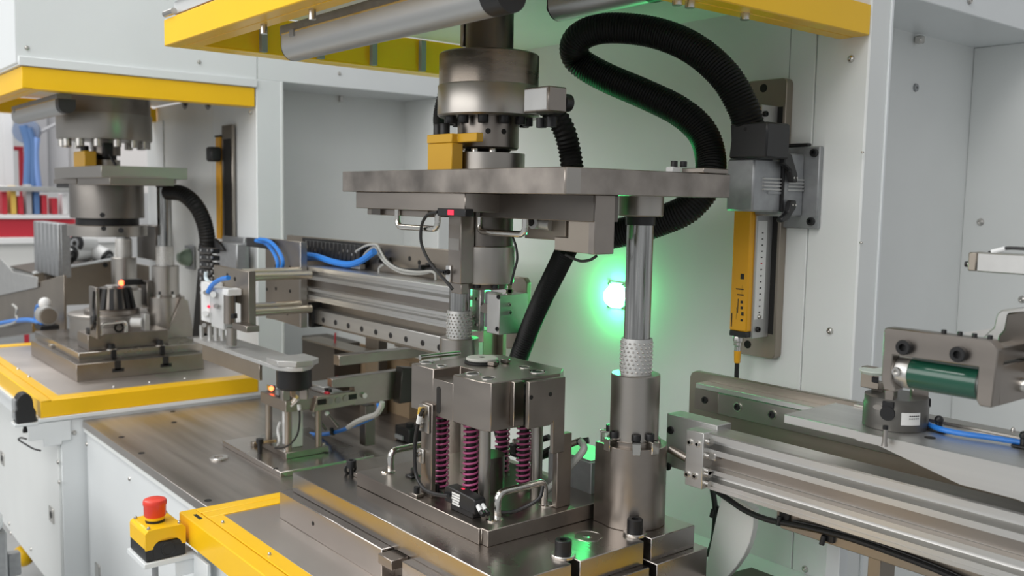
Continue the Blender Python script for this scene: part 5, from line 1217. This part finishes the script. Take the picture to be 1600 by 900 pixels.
# cable chain, tubes
ccx = P(322, 410, y=1.06)
ch = thing('cable_chain', 'black cable chain loop behind the white slide cylinder', 'cable chain', (ccx.x, 1.06, P(322, 480, y=1.06).z))
for k in range(7):
    py = 386+k*11
    a_, b_ = P(311, py, y=1.05), P(331, py+10.4, y=1.05)
    part('link', box(a_.x, b_.x, 1.05, 1.075, b_.z, a_.z), BLK, ch, .001)
    for px in (314, 325, 331): part('link_pin', cbox(P(px, py+5, y=1.049), .007, .004, .007), SCR if px != 314 else GREYP, ch)
part('rear_belt', prism([(P(300, 480, y=1.10).x, P(300, 525, y=1.10).z), (P(318, 480, y=1.10).x, P(318, 525, y=1.10).z), (P(316, 400, y=1.10).x, P(316, 420, y=1.10).z), (P(309, 400, y=1.10).x, P(309, 420, y=1.10).z)], 'y', 1.10, 1.13), RUB, ch)
part('rear_panel', box(P(313, 470, y=1.094).x, P(330, 470, y=1.094).x, 1.092, 1.10, P(320, 520, y=1.094).z, P(320, 390, y=1.094).z), STEELD, ch)
def hose(label, pts, y, r, m_=BLU, name='blue_hose'): return solo(name, label, 'hose', tube([P(a_, b_, y=y) if len((a_, b_)) == 2 else None for a_, b_ in pts], r, 8), m_)
hose('blue air hose arching over the white slide cylinder', [(357, 434), (344, 437), (332, 445), (325, 456)], .955, .0065)
hose('short pale blue tube between cable chain and slide cylinder', [(322, 425), (322, 435), (328, 442), (338, 441)], .985, .0055, mat('pale_tube', (.6, .7, .75), .4), 'pale_tube')
hose('outer blue hose looping down the left rail end plate', [(405, 374), (418, 376), (428, 383), (438, 397), (442, 412), (436, 427)], 1.146, .0058)
hose('inner blue hose looping down the left rail end plate', [(400, 376), (415, 380), (426, 392), (433, 407), (434, 418), (431, 427)], 1.158, .0058)
# connector strip and cables on the left rail
kq0, kq1 = P(478, 380, y=LB-.03).x, P(562, 392, y=LB-.03).x
ks = thing('terminal_strip', 'black terminal strip along the top of the left rail plate', 'terminal strip', ((kq0+kq1)/2, LB-.02, P(478, 400, y=LB-.03).z))
ka, kb_ = P(478, 399, y=LB-.03).z, P(478, 373, y=LB-.03).z
part('backing', box(kq0-.06, kq1, LB-.012, LB-.0005, ka-.006, kb_), OXI, ks, .001)
nseg = 14
for k in range(nseg):
    x0_ = kq0-.02+(kq1-kq0+.02)*k/nseg
    part('terminal', box(x0_+.001, x0_+(kq1-kq0+.02)/nseg-.002, LB-.03, LB-.012, ka, kb_-.004), BLK, ks, .0015)
    if k % 2 or k > 9: part('terminal_screw', cbox((x0_+.010, LB-.031, (ka+kb_)/2-.006+(.008 if k % 3 else 0)), .006, .003, .007), SCR, ks)
part('end_bar', box(kq1-.05, kq1+.0, LB-.03, LB-.013, ka-.020, ka-.006), ALU, ks, .001)
hose('thick blue hose sagging in front of the left rail plate', [(470, 398), (495, 401), (520, 409), (545, 413), (565, 407), (585, 393)], LB-.045, .0088)
hose('second blue hose beside the sagging one on the left rail', [(478, 405), (500, 405), (530, 413), (552, 414), (572, 404), (592, 391)], LB-.022, .006)
for i, (lab, pts) in enumerate((('upper grey cable bending from the terminal strip to the left rail', [(556, 393), (572, 384), (588, 383), (594, 392), (604, 408), (622, 420), (650, 425), (672, 424), (680, 428), (681, 438)]),
    ('lower grey cable running along the left rail top', [(562, 412), (572, 395), (586, 386), (592, 398), (606, 414), (628, 426), (655, 428), (672, 425)]),
    ('thin grey cable with a short drop on the left rail', [(600, 413), (593, 418), (592, 426)]))):
    solo('grey_cable', lab, 'cable', tube([P(a_, b_, y=LB-.03+.004*i) for a_, b_ in pts], .0032, 8), GCAB)
solo('black_cable', 'dark cable along the left rail plate behind the grey ones', 'cable', tube([P(a_, b_, y=LB-.02) for a_, b_ in [(594, 388), (606, 408), (625, 420), (650, 422), (675, 421), (700, 426)]], .004, 8), OXI)
for px, py, lab in ((607, 408, 'black tie mount on the left rail plate under the grey cables'), (673, 418, 'black tie mount on the left rail plate near the drop plate')):
    q = P(px, py, y=LB); t = thing('cable_mount', lab, 'cable mount', q)
    part('foot', cbox((q.x, LB-.004, q.z), .026, .007, .022), BLK, t, .001); part('tie', cbox((q.x, LB-.02, q.z+.002), .012, .026, .010), BLK, t, .001)
# gripper hardware behind the rear pillar, lit green
gy_ = 1.14
ge = thing('rail_gripper', 'aluminium gripper blocks with a green glint behind the rear pillar', 'gripper', (P(770, 480, y=gy_).x, gy_, P(770, 520, y=gy_).z))
xq = lambda px: P(px, 480, y=gy_).x
zq2 = lambda py: P(770, py, y=gy_).z
part('front_plate', box(xq(737), xq(750), gy_, gy_+.012, zq2(522), zq2(452)), ALU, ge, .001)
for px, py in ((738, 466), (745, 467), (744, 508), (739, 494)): cap_f(ge, P(px, py, y=gy_), .004, .002, SCR)
part('middle_block', box(xq(750), xq(764), gy_+.01, gy_+.05, zq2(515), zq2(458)), CAST, ge, .002)
part('nut', cyl(P(758, 482, y=gy_-.006), P(758, 482, y=gy_+.012), .011, n=6), STEEL, ge)
part('right_block', box(xq(763), xq(783), gy_-.004, gy_+.07, zq2(521), zq2(459)), ALUM, ge, .0015)
for px, py in ((779, 464), (777, 514)): cap_f(ge, P(px, py, y=gy_-.004), .0048, .002)
for k, (px, py) in enumerate(((796, 476), (797, 488))): cap_x(ge, P(px, py, x=xq(783)), .004, .002, SCR)
part('top_link', MB().box(xq(766), xq(790), gy_+.0, gy_+.02, zq2(456), zq2(449)).box(xq(781), xq(790), gy_+.004, gy_+.016, zq2(459), zq2(438)), CHROME, ge, .001)
part('red_pin', cyl(P(750, 447, y=gy_-.02), P(753, 447, y=gy_-.02), .004), LEDD, ge)
ft = lambda px, py: (P(px, py, y=gy_+.075).x, P(px, py, y=gy_+.075).z)
part('carrier_plate', prism([ft(790, 545), ft(818, 545), ft(823, 442), ft(819, 434), ft(801, 432), ft(790, 434)], 'y', gy_+.075, gy_+.088), SHEET, ge, .002)
# cross bar and uprights under the left rail
cb_y = 1.10
c0 = P(530, 562, y=cb_y-.08)
xbr = P(530, 562, z=c0.z)
zcb = P(660, 555, y=1.2).z
ubx = P(592, 530, y=1.50)
up_ = thing('rail_stand', 'brown steel stand and cross bar under the left rail', 'stand', (ubx.x, 1.51, ZC))
part('upright', box(P(571, 530, y=1.50).x, P(591, 530, y=1.50).x, 1.50, 1.53, ZC+.0005, P(590, 527, y=1.50).z), SHEET, up_, .001)
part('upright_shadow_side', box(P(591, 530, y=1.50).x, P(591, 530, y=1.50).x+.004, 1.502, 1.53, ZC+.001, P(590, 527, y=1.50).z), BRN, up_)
b0_ = P(530, 563, x=-2.10); bz1, bz0 = P(530, 556, x=-2.10).z, P(530, 572, x=-2.10).z
part('cross_bar', box(-2.13, -2.10, b0_.y, 1.54, bz0, bz1), STEELX, up_, .001)
part('cross_foot', box(-2.40, -2.10, 1.505, 1.53, bz0-.02, bz0), SHEET, up_, .001)
solo('storage_box', 'dark bronze sheet box standing under the left rail beside the yellow rim', 'box', box(P(472, 560, y=1.45).x, P(522, 560, y=1.45).x, 1.45, 1.545, ZC+.0005, P(500, 532, y=1.45).z), BRN, bev=.001)
solo('rail_shelf', 'brown sheet shelf under the left rail above the dark box', 'shelf', box(P(471, 520, y=1.42).x, P(590, 540, y=1.42).x, 1.42, 1.49, P(480, 530, y=1.42).z-.006, P(480, 530, y=1.42).z), SHEET, bev=.001)
solo('white_screen', 'white sheet behind the uprights under the left rail', 'panel', box(P(528, 560, y=1.62).x, P(688, 560, y=1.62).x, 1.62, 1.63, ZC+.0005, P(600, 495, y=1.62).z), WHITE, bev=.001)
cbx = P(560, 590, y=1.58)
t = thing('cardboard_box', 'open brown cardboard box standing under the left rail', 'box', (cbx.x, 1.58, ZC))
k0, k1 = P(534, 590, y=1.55).x, P(640, 590, y=1.55).x
ktop = P(560, 545, y=1.55).z
part('front', box(k0, k1, 1.55, 1.554, ZC+.0005, ktop), CARD, t); part('back', box(k0, k1, 1.608, 1.612, ZC+.0005, ktop), CARD, t)
part('side', box(k0, k0+.004, 1.554, 1.608, ZC+.0005, ktop), CARD, t); part('side', box(k1-.004, k1, 1.554, 1.608, ZC+.0005, ktop), CARD, t)
pts = [(524, 520), (523, 550), (522, 570), (524, 585), (530, 592)]
solo('red_wire', 'thin red wire hanging beside the dark box under the left rail', 'wire', tube([P(a_, b_, y=1.46) for a_, b_ in pts], .003, 8), HRED)
# ------------------------------------------------------------------ fixture stand on the low table
fz0 = ZC
fp0 = P(438, 747, z=ZC)
fb = thing('steel_plate', 'flat steel base plate on the low table under the small fixture stand', 'plate', (fp0.x-.2, fp0.y+.1, ZC))
fzt = zat(fp0.x, fp0.y, 738)
part('plate', prism([(fp0.x-.36, fp0.y+.002), (fp0.x, fp0.y), (fp0.x, fp0.y+.26), (fp0.x-.36, fp0.y+.26)], 'z', ZC+.0005, fzt), BASEST, fb, .001)
for px, py in ((431, 732), (510, 708)): hole_z(fb, P(px, py, z=fzt), .006)
f0 = P(447, 718, z=fzt); 
fs = thing('fixture_stand', 'small steel fixture stand on three posts with a red light on the low table', 'fixture', (f0.x-.06, f0.y+.06, fzt))
fh = zat(f0.x, f0.y, 708)
part('foot_plate', prism([(f0.x-.17, f0.y), (f0.x, f0.y), (f0.x, f0.y+.12), (f0.x-.17, f0.y+.12)], 'z', fzt+.0003, fh), STEELX, fs, .001)
ft0 = P(452, 632, x=f0.x); tz0, tz1 = zat(f0.x, f0.y, 645), zat(f0.x, f0.y, 627)
part('top_plate', prism([(f0.x-.15, f0.y), (f0.x, f0.y), (f0.x, f0.y+.115), (f0.x-.15, f0.y+.115)], 'z', tz0, tz1), STEELX, fs, .001)
for dx, dy in ((-.012, .012), (-.135, .016), (-.015, .098)): part('post', cyl((f0.x+dx, f0.y+dy, fh), (f0.x+dx, f0.y+dy, tz0), .0088, n=18), SHEET, fs)
for dx, dy in ((-.005, .006), (-.008, .112)): cap_z(fs, (f0.x+dx-.008, f0.y+dy, fh), .006, .006, OXI)
part('white_cylinder', box(f0.x-.085, f0.x-.035, f0.y+.03, f0.y+.065, fh, fh+.105), WPL, fs, .002)
part('cylinder_head', box(f0.x-.09, f0.x-.03, f0.y+.03, f0.y+.07, fh+.105, tz0-.005), SHEET, fs, .001)
part('white_tube', tube([P(a_, b_, y=f0.y+.015) for a_, b_ in [(437, 660), (434, 672), (436, 690), (431, 700)]], .0035, 8), WPL, fs)
part('red_light', MB().ball(P(424, 607, z=tz1+.012), .0065, 12), LEDR, fs, label='glowing red light')
for i, (px, py) in enumerate(((437, 618), (447, 612), (424, 610))):
    q = P(px, py, z=tz1); part('sensor_block', cbox(q+Vector((0, 0, .008)), .02, .016, .014), CHROME if i else GREYP, fs, .001)
q = P(449, 617, z=tz1); part('pin_block', cyl((q.x, q.y, tz1), (q.x, q.y, tz1+.03), .012), STEELX, fs)
part('side_sensor', MB().cyl(P(458, 628, y=f0.y-.004), P(463, 620, y=f0.y-.004), .006).cyl(P(456, 634, y=f0.y-.004), P(466, 625, y=f0.y-.004), .004), CHROME, fs)
part('sensor_plug', cyl(P(467, 632, y=f0.y-.006), P(468, 641, y=f0.y-.006), .0045), WPL, fs)
solo('sensor_cable', 'thin black cable hanging in a loop from the small fixture stand', 'cable', tube([P(a_, b_, y=f0.y-.006) for a_, b_ in [(468, 641), (468, 660), (464, 680), (452, 695), (440, 700), (430, 700)]], .0025, 8), BLK)
q = P(406, 700, z=fzt)
cs = thing('clamp_screw', 'black clamp screw with a brass coloured cross pin beside the fixture stand', 'clamp', P(406, 706, z=fzt))
part('screw', lathe([(0, 0), (.006, 0), (.006, .026), (.0095, .026), (.0095, .038), (0, .038)], P(406, 708, z=fzt), n=16), OXI, cs)
part('cross_pin', cyl(P(396, 693, y=q.y), P(430, 689, y=q.y), .004), mat('brass', (.55, .42, .22), .3, 1), cs)
part('block', cbox(P(398, 694, y=q.y), .018, .016, .014), SHEET, cs, .001)
# slide with holes between stand and die
sy_ = f0.y+.115
s0_, = (P(486, 645, y=sy_),)
hb = thing('linear_slide', 'olive tinted slide bar with round holes between fixture stand and spring die', 'slide', (-1.75, sy_, s0_.z))
zz_ = tz1
n_ = lambda px, py, x: (P(px, py, x=x).y, P(px, py, x=x).z)
bx_ = f0.x+.012

# it runs along the depth direction, to the right and away
part('bar', prism([n_(489, 644, bx_), n_(556, 632, bx_), n_(556, 611, bx_), n_(496, 620, bx_)], 'x', bx_-.02, bx_), SHEET, hb, .001)
part('bar', prism([n_(555, 634, bx_), n_(655, 618, bx_), n_(655, 575, bx_), n_(520, 593, bx_), n_(520, 606, bx_), n_(555, 605, bx_)], 'x', bx_-.03, bx_-.004), STEELX, hb, .001)
part('end_cover', prism([n_(615, 628, bx_), n_(680, 618, bx_), n_(680, 575, bx_), n_(620, 572, bx_)], 'x', bx_-.005, bx_+.03), mat('dark_cover', (.05, .047, .043), .35, .7), hb, .002)
for px, py in ((515, 627), (528, 625), (540, 622)): part('hole_plug', cyl((bx_-.001, *n_(px, py, bx_)), (bx_+.002, *n_(px, py, bx_)), .0085), STEEL, hb)
for px, py in ((503, 628), (551, 620)): part('slot', cbox((bx_+.0003, *n_(px, py, bx_)), .0012, .024, .014), DARK, hb)
part('screw', cyl((bx_-.004, *n_(569, 618, bx_)), (bx_+.004, *n_(569, 618, bx_)), .007), SCR, hb)
q = P(500, 607, z=tz1)
part('top_plates', MB().box(f0.x-.10, f0.x+.0, f0.y+.12, f0.y+.165, tz1+.0, tz1+.006).box(f0.x-.14, f0.x-.05, f0.y+.13, f0.y+.22, tz1+.006, tz1+.012), ALUM, hb, .001)
for dx in (-.012, -.03): part('black_nub', cbox((f0.x+dx, f0.y+.13, tz1+.010), .010, .008, .008), OXI, hb, .001)
part('red_nub', cbox((f0.x-.005, f0.y+.118, tz1+.006), .018, .010, .007), HRED, hb, .002)
part('foot', box(bx_-.035, bx_-.005, sy_+.11, sy_+.14, fzt+.0005, n_(540, 640, bx_)[1]), STEELD, hb, .001)
for px, py, qx, qy in ((492, 648, 510, 672), (511, 646, 529, 668)):
    part('white_tip', MB().ball(P(px, py, y=sy_-.0), .0065, 10), WPL, hb); part('lever', cyl(P(px, py, y=sy_), P(qx, qy, y=sy_+.02), .004), STEELD, hb)
hose('blue hose and cable bundle lying behind the fixture stand', [(470, 677), (500, 679), (525, 675), (545, 668), (565, 660), (585, 650), (592, 638), (591, 630)], sy_+.06, .0055, BLU)
solo('grey_cable', 'thick wrapped grey cable on top of the blue bundle behind the fixture stand', 'cable', tube([P(a_, b_, y=sy_+.05) for a_, b_ in [(544, 668), (556, 660), (572, 653), (588, 647), (596, 635), (597, 628)]], .0072, 8), GCAB)
for px, py, lab in ((520, 676, 'black tie on the blue bundle behind the fixture stand'),):
    q = P(px, py, y=sy_+.055); t = thing('cable_tie', lab, 'cable tie', q); part('band', cyl(q-Vector((.004, 0, 0)), q+Vector((.004, .0, .001)), .0078), BLK, t); part('head', cbox(q+Vector((0, -.004, .010)), .008, .008, .008), BLK, t)
q = P(630, 690, z=ZC)
vb2 = thing('valve_box', 'small black valve box lying on the low table behind the rear handle', 'valve', q)
part('body', cbox(q+Vector((0, .02, .022)), .075, .05, .04), OXI, vb2, .003); part('knob', cyl(q+Vector((.005, .02, .042)), q+Vector((.005, .02, .052)), .012), BLK, vb2); part('clip', cbox(q+Vector((-.01, -.007, .012)), .04, .006, .012), GREYP, vb2, .001)
# ------------------------------------------------------------------ left of the left press: feed chute, parts and hall
fy = 1.05
rbx = P(75, 385, y=fy)
rb = thing('ribbed_block', 'grey block with vertical grooves standing on the sheet at the far left', 'block', (rbx.x, fy+.06, P(75, 425, y=fy).z))
r0, r1 = P(53, 390, y=fy).x, P(91, 390, y=fy).x
rz0, rz1 = P(75, 429, y=fy).z, P(75, 348, y=fy).z
w = (r1-r0)/6
for k in range(6):
    part('rib', box(r0+k*w+.002, r0+(k+1)*w-.002, fy, fy+.02, rz0, rz1), CAST, rb, .004)
part('body', box(r0, r1+.002, fy+.012, fy+.05, rz0, rz1), CAST, rb, .002)
sx_ = P(58, 430, y=1.10)
# sheet metal chute under it
def yzp(px, py, x): q = P(px, py, x=x); return (q.y, q.z)
cx = r1+.01
q0 = P(52, 427, y=fy-.01); q1 = P(178, 405, x=q0.x)
ct = thing('sheet_chute', 'brown sheet metal chute with a bright top edge behind the left die', 'chute', (q0.x, q1.y, -.6))
part('wall', prism([(q0.y, q0.z-.16), (q1.y, q1.z-.22), (q1.y, q1.z), (q0.y, q0.z)], 'x', q0.x-.006, q0.x), SHEET, ct, .001)
part('edge', prism([(q0.y, q0.z-.004), (q1.y, q1.z-.004), (q1.y, q1.z+.006), (q0.y, q0.z+.006)], 'x', q0.x-.02, q0.x+.008), WHITE2, ct, .001)
part('floor', prism([(q0.y, q0.z-.006), (q1.y, q1.z-.006), (q1.y, q1.z), (q0.y, q0.z)], 'x', q0.x-.5, q0.x-.02), BRN, ct)
part('back', prism([(q1.y, q1.z-.22), (q1.y+.01, q1.z-.22), (q1.y+.01, q1.z), (q1.y, q1.z)], 'x', q0.x-.5, q0.x+.9), SHEET, ct)
part('bracket', box(q0.x-.03, q0.x+.01, q0.y+.05, q0.y+.075, q0.z-.10, q0.z-.006), STEELD, ct, .002)
for (a_, b_) in ((83, 430), (165, 414)): part('bolt', cyl(P(a_, b_, x=q0.x), P(a_, b_, x=q0.x+.012), .012), OXI, ct)
q = P(80, 442, x=q0.x+.02); part('joint', MB().ball(q, .018, 12), STEELD, ct); part('joint_nut', cyl(q+Vector((.01, -.012, -.004)), q+Vector((.02, -.012, -.004)), .009, n=6), SCR, ct)
# light sheet corner in front
lx = P(30, 440, y=.93)
solo('light_sheet', 'pale grey sheet corner at the far left edge above the brown plate', 'sheet', prism([(P(-40, 400, y=.95).x, P(-40, 400, y=.95).z), (P(0, 404, y=.95).x, P(0, 404, y=.95).z), (P(20, 425, y=.95).x, P(20, 425, y=.95).z), (P(58, 433, y=.95).x, P(58, 433, y=.95).z), (P(58, 449, y=.95).x, P(58, 449, y=.95).z), (P(-40, 470, y=.95).x, P(-40, 470, y=.95).z)], 'y', .95, .955), ALUM, bev=.001)
solo('brown_plate', 'brown steel plate standing under the pale sheet at the far left', 'plate', prism([(P(-40, 470, y=.96).x, P(-40, 470, y=.96).z), (P(100, 445, y=.96).x, P(100, 430, y=.96).z), (P(100, 500, y=.96).x, P(100, 515, y=.96).z), (P(-40, 530, y=.96).x, P(-40, 530, y=.96).z)], 'y', .96, .97), SHEET, bev=.001)
# small motor and blue hose on the left bolster
mq = P(76, 494, y=.90)
mt2 = thing('small_motor', 'round silver motor with white cap and blue hose on the left bolster', 'motor', mq)
part('body', cyl((mq.x-.07, .90, mq.z), (mq.x, .90, mq.z), .036, n=28), ALUM, mt2); part('face', cyl((mq.x, .90, mq.z), (mq.x+.004, .90, mq.z), .030, n=28), SHEET, mt2)
part('white_cap', MB().ball(P(70, 474, y=.90), .024, 16), WPL, mt2); part('foot', cbox((mq.x-.03, .90, mq.z-.045), .09, .07, .02), OXI, mt2, .002)
hose('blue air hose running to the small motor at the far left', [(-20, 508), (0, 505), (25, 501), (45, 500), (60, 503), (68, 506)], .885, .0095)
hose('short blue hose rising beside the small motor', [(56, 502), (57, 490), (58, 480), (63, 476)], .885, .008)
solo('grey_cable', 'grey cable hooked over the blue hose at the far left', 'cable', tube([P(a_, b_, y=.88) for a_, b_ in [(20, 476), (26, 482), (25, 492), (27, 500), (18, 506), (0, 510)]], .005, 8), GCAB)
q0 = P(-20, 530, y=.88)
solo('feed_rail', 'dark steel feed rail at the far left behind the yellow rim', 'rail', prism([(P(-60, 521, y=.90).x, P(-60, 521, y=.90).z), (P(50, 510, y=.90).x, P(50, 503, y=.90).z), (P(50, 524, y=.90).x, P(50, 520, y=.90).z), (P(-60, 540, y=.90).x, P(-60, 536, y=.90).z)], 'y', .90, .955), STEEL, bev=.001)
# white round parts with black ends lying in the chute
for i, (px, py, qx, qy, lab) in enumerate(((92, 385, 110, 401, 'white round part showing its black ringed end, leftmost in the chute'), (136, 395, 112, 396, 'white round part lying crosswise in the middle of the chute'), (146, 392, 166, 402, 'white round part with black ringed end, rightmost in the chute'), (143, 381, 120, 380, 'white round part lying behind the others in the chute'))):
    yy0 = 1.28
    a_, b_ = P(px, py, x=q1.x-.12), P(qx, qy, x=q1.x-.06)
    t = thing('white_roller', lab, 'roller', (a_+b_)/2, None)
    part('sleeve', cyl(a_, b_, .041, n=28), WPL, t)
    d_ = (b_-a_).normalized()
    part('end_ring', cyl(b_, b_+d_*.012, .041, .038, n=28), BLK, t); part('end_face', cyl(b_+d_*.012, b_+d_*.016, .024, n=20), CAST, t); part('end_bore', cyl(b_+d_*.016, b_+d_*.018, .012, n=16), DARK, t)
# hall beyond
hx = -7.0
hp_ = lambda px, py: P(px, py, x=hx)
def hpan(name, label, cat, px0, py0, px1, py1, m_, th=.04, x=hx):
    a_, b_ = P(px0, py1, x=x), P(px1, py0, x=x)
    return solo(name, label, cat, box(x-th, x, a_.y, b_.y, a_.z, b_.z), m_, bev=.003)
hpan('partition_panel', 'grey partition panel in the hall behind the blue hoses', 'panel', 40, 60, 70, 300, HGRY, .03, -8.2)
hpan('partition_panel', 'light grey blurred partition panel beside the white one', 'panel', 70, 60, 103, 300, mat('hall_grey_light', (.55, .55, .57), .6), .03, -8.3)
hpan('partition_panel', 'white blurred partition panel in the hall behind the left ram', 'panel', 103, 60, 330, 300, mat('hall_warm_white', (.86, .83, .82), .6), .03, -8.4)
for i, (a_, b_) in enumerate(((-6, 0), (11, 16))): hpan('frame_post', ['white frame post at the left edge of the hall view', 'second white frame post at the left edge of the hall view'][i], 'post', a_, 60, b_, 400, HWHT, .08, -7.4)
fr_ = thing('tube_gate', 'blurred red tube gate standing in the hall at the far left', 'gate', P(28, 300, x=-7.6))
a_ = P(17, 228, x=-7.6); b_ = P(39, 300, x=-7.6)
part('top_bar', box(-7.64, -7.6, a_.y, b_.y, a_.z-.03, a_.z), HRED, fr_, .003); part('post', box(-7.64, -7.6, b_.y-.03, b_.y, -1.5, a_.z-.03), HRED, fr_, .003)
for i, pts in enumerate(([(36, 196), (44, 225), (44, 260), (42, 300)], [(56, 215), (54, 240), (56, 270), (60, 300)], [(44, 200), (50, 225), (50, 260), (52, 300)])):
    solo('blue_hose', ['thick blurred blue hose hanging in the hall, leftmost', 'light blurred blue hose hanging in the hall, rightmost', 'blurred blue hose hanging in the hall between two others'][i], 'hose', tube([P(c_, d_, x=-7.2) for c_, d_ in pts], .028, 10), [HBLU, mat('hall_blue_light', (.22, .36, .72), .6), HBLU][i])
hd_ = thing('hose_drum', 'blurred grey blue hose drum with a bent rod in the hall', 'drum', P(40, 215, x=-7.25))
part('drum', cyl(P(40, 205, x=-7.25), P(44, 205, x=-7.35), .085, n=24), mat('hall_drum', (.22, .27, .38), .6), hd_)
part('bent_rod', tube([P(c_, d_, x=-7.3) for c_, d_ in [(46, 212), (58, 218), (62, 208), (72, 202), (88, 194)]], .012, 8), HGRY, hd_)
# shelf with bars
tw = thing('work_bench', 'white and red work bench in the hall behind the left press', 'bench', P(40, 470, x=-7.0))
def bar(name, py0, py1, px1, m_, dx=0):
    a_, b_ = P(-60, py1, x=hx+dx), P(px1, py0, x=hx+dx)
    z0_, z1_ = P(40, py1, x=hx+dx).z, P(40, py0, x=hx+dx).z
    part(name, box(hx+dx-.06, hx+dx, a_.y, b_.y, z0_, z1_), m_, tw, .004)
bar('top_bar', 291, 299, 112, ALUM); bar('shelf_bar', 336, 342, 112, HWHT); bar('red_apron', 342, 371, 118, HRED, -.03); bar('bench_edge', 371, 381, 200, HWHT); bar('bench_front', 381, 420, 200, mat('hall_cream', (.72, .72, .70), .6), -.05); bar('lower_bar', 420, 470, 200, ALUM, -.08)
cols = [HRED, mat('hall_yellow', (.75, .5, .1), .6), HRED, HGRY, HBLU, HRED, HRED, HWHT]
k = 0
for i, px in enumerate((2, 16, 27, 40, 52, 64, 80, 96)):
    a_, b_ = P(px, 336, x=hx-.1), P(px+11, 336, x=hx-.1); h_ = (.16, .20, .13, .21, .18, .14, .12, .15)[i]
    o = solo('storage_bin', ['red bin at the left end of the hall bench', 'yellow bin between two red bins on the hall bench', 'low red bin right of the yellow bin on the hall bench', 'grey bin between the low red and blue bins on the hall bench', 'blue bin right of the grey bin on the hall bench', 'red bin just right of the blue bin on the hall bench', 'red bin next to the white bin on the hall bench', 'white bin at the right end of the hall bench'][i], 'bin', box(hx-.18, hx-.06, a_.y, b_.y-.01, a_.z+.005, a_.z+h_), cols[i], bev=.004, group='bins on the hall bench')
# grey cabinet corner in front at the lower left
q = P(8, 860, y=.42)
dk = thing('grey_cabinet', 'pale grey cabinet corner with a metal latch at the lower left edge', 'cabinet', (q.x-.15, .35, -1.5))
ycab = .45
c1 = P(11, 830, y=ycab)
part('body', box(c1.x-.5, c1.x, ycab-.25, ycab, -1.5, c1.z), CAST, dk, .006)
part('top_cap', box(c1.x-.5, c1.x-.006, ycab-.25, ycab-.006, c1.z, c1.z+.045), WHITE2, dk, .008)
q = P(21, 880, y=ycab+.04); part('latch', cbox(q, .03, .03, .06), CAST, dk, .003); part('latch_pin', cyl(q+Vector((0, -.02, .012)), q+Vector((.0, .0, .012)), .006), SCR, dk)
q = P(37, 868, y=YBF+.05)
solo('yellow_float', 'rounded yellow object in the dark gap under the left press door', 'object', MB().ball(q, .040, 20), YEL)
# ------------------------------------------------------------------ lift the whole place so the floor is z = 0
for o in list(SC.objects):
    if o.parent is None: o.location.z += ZO
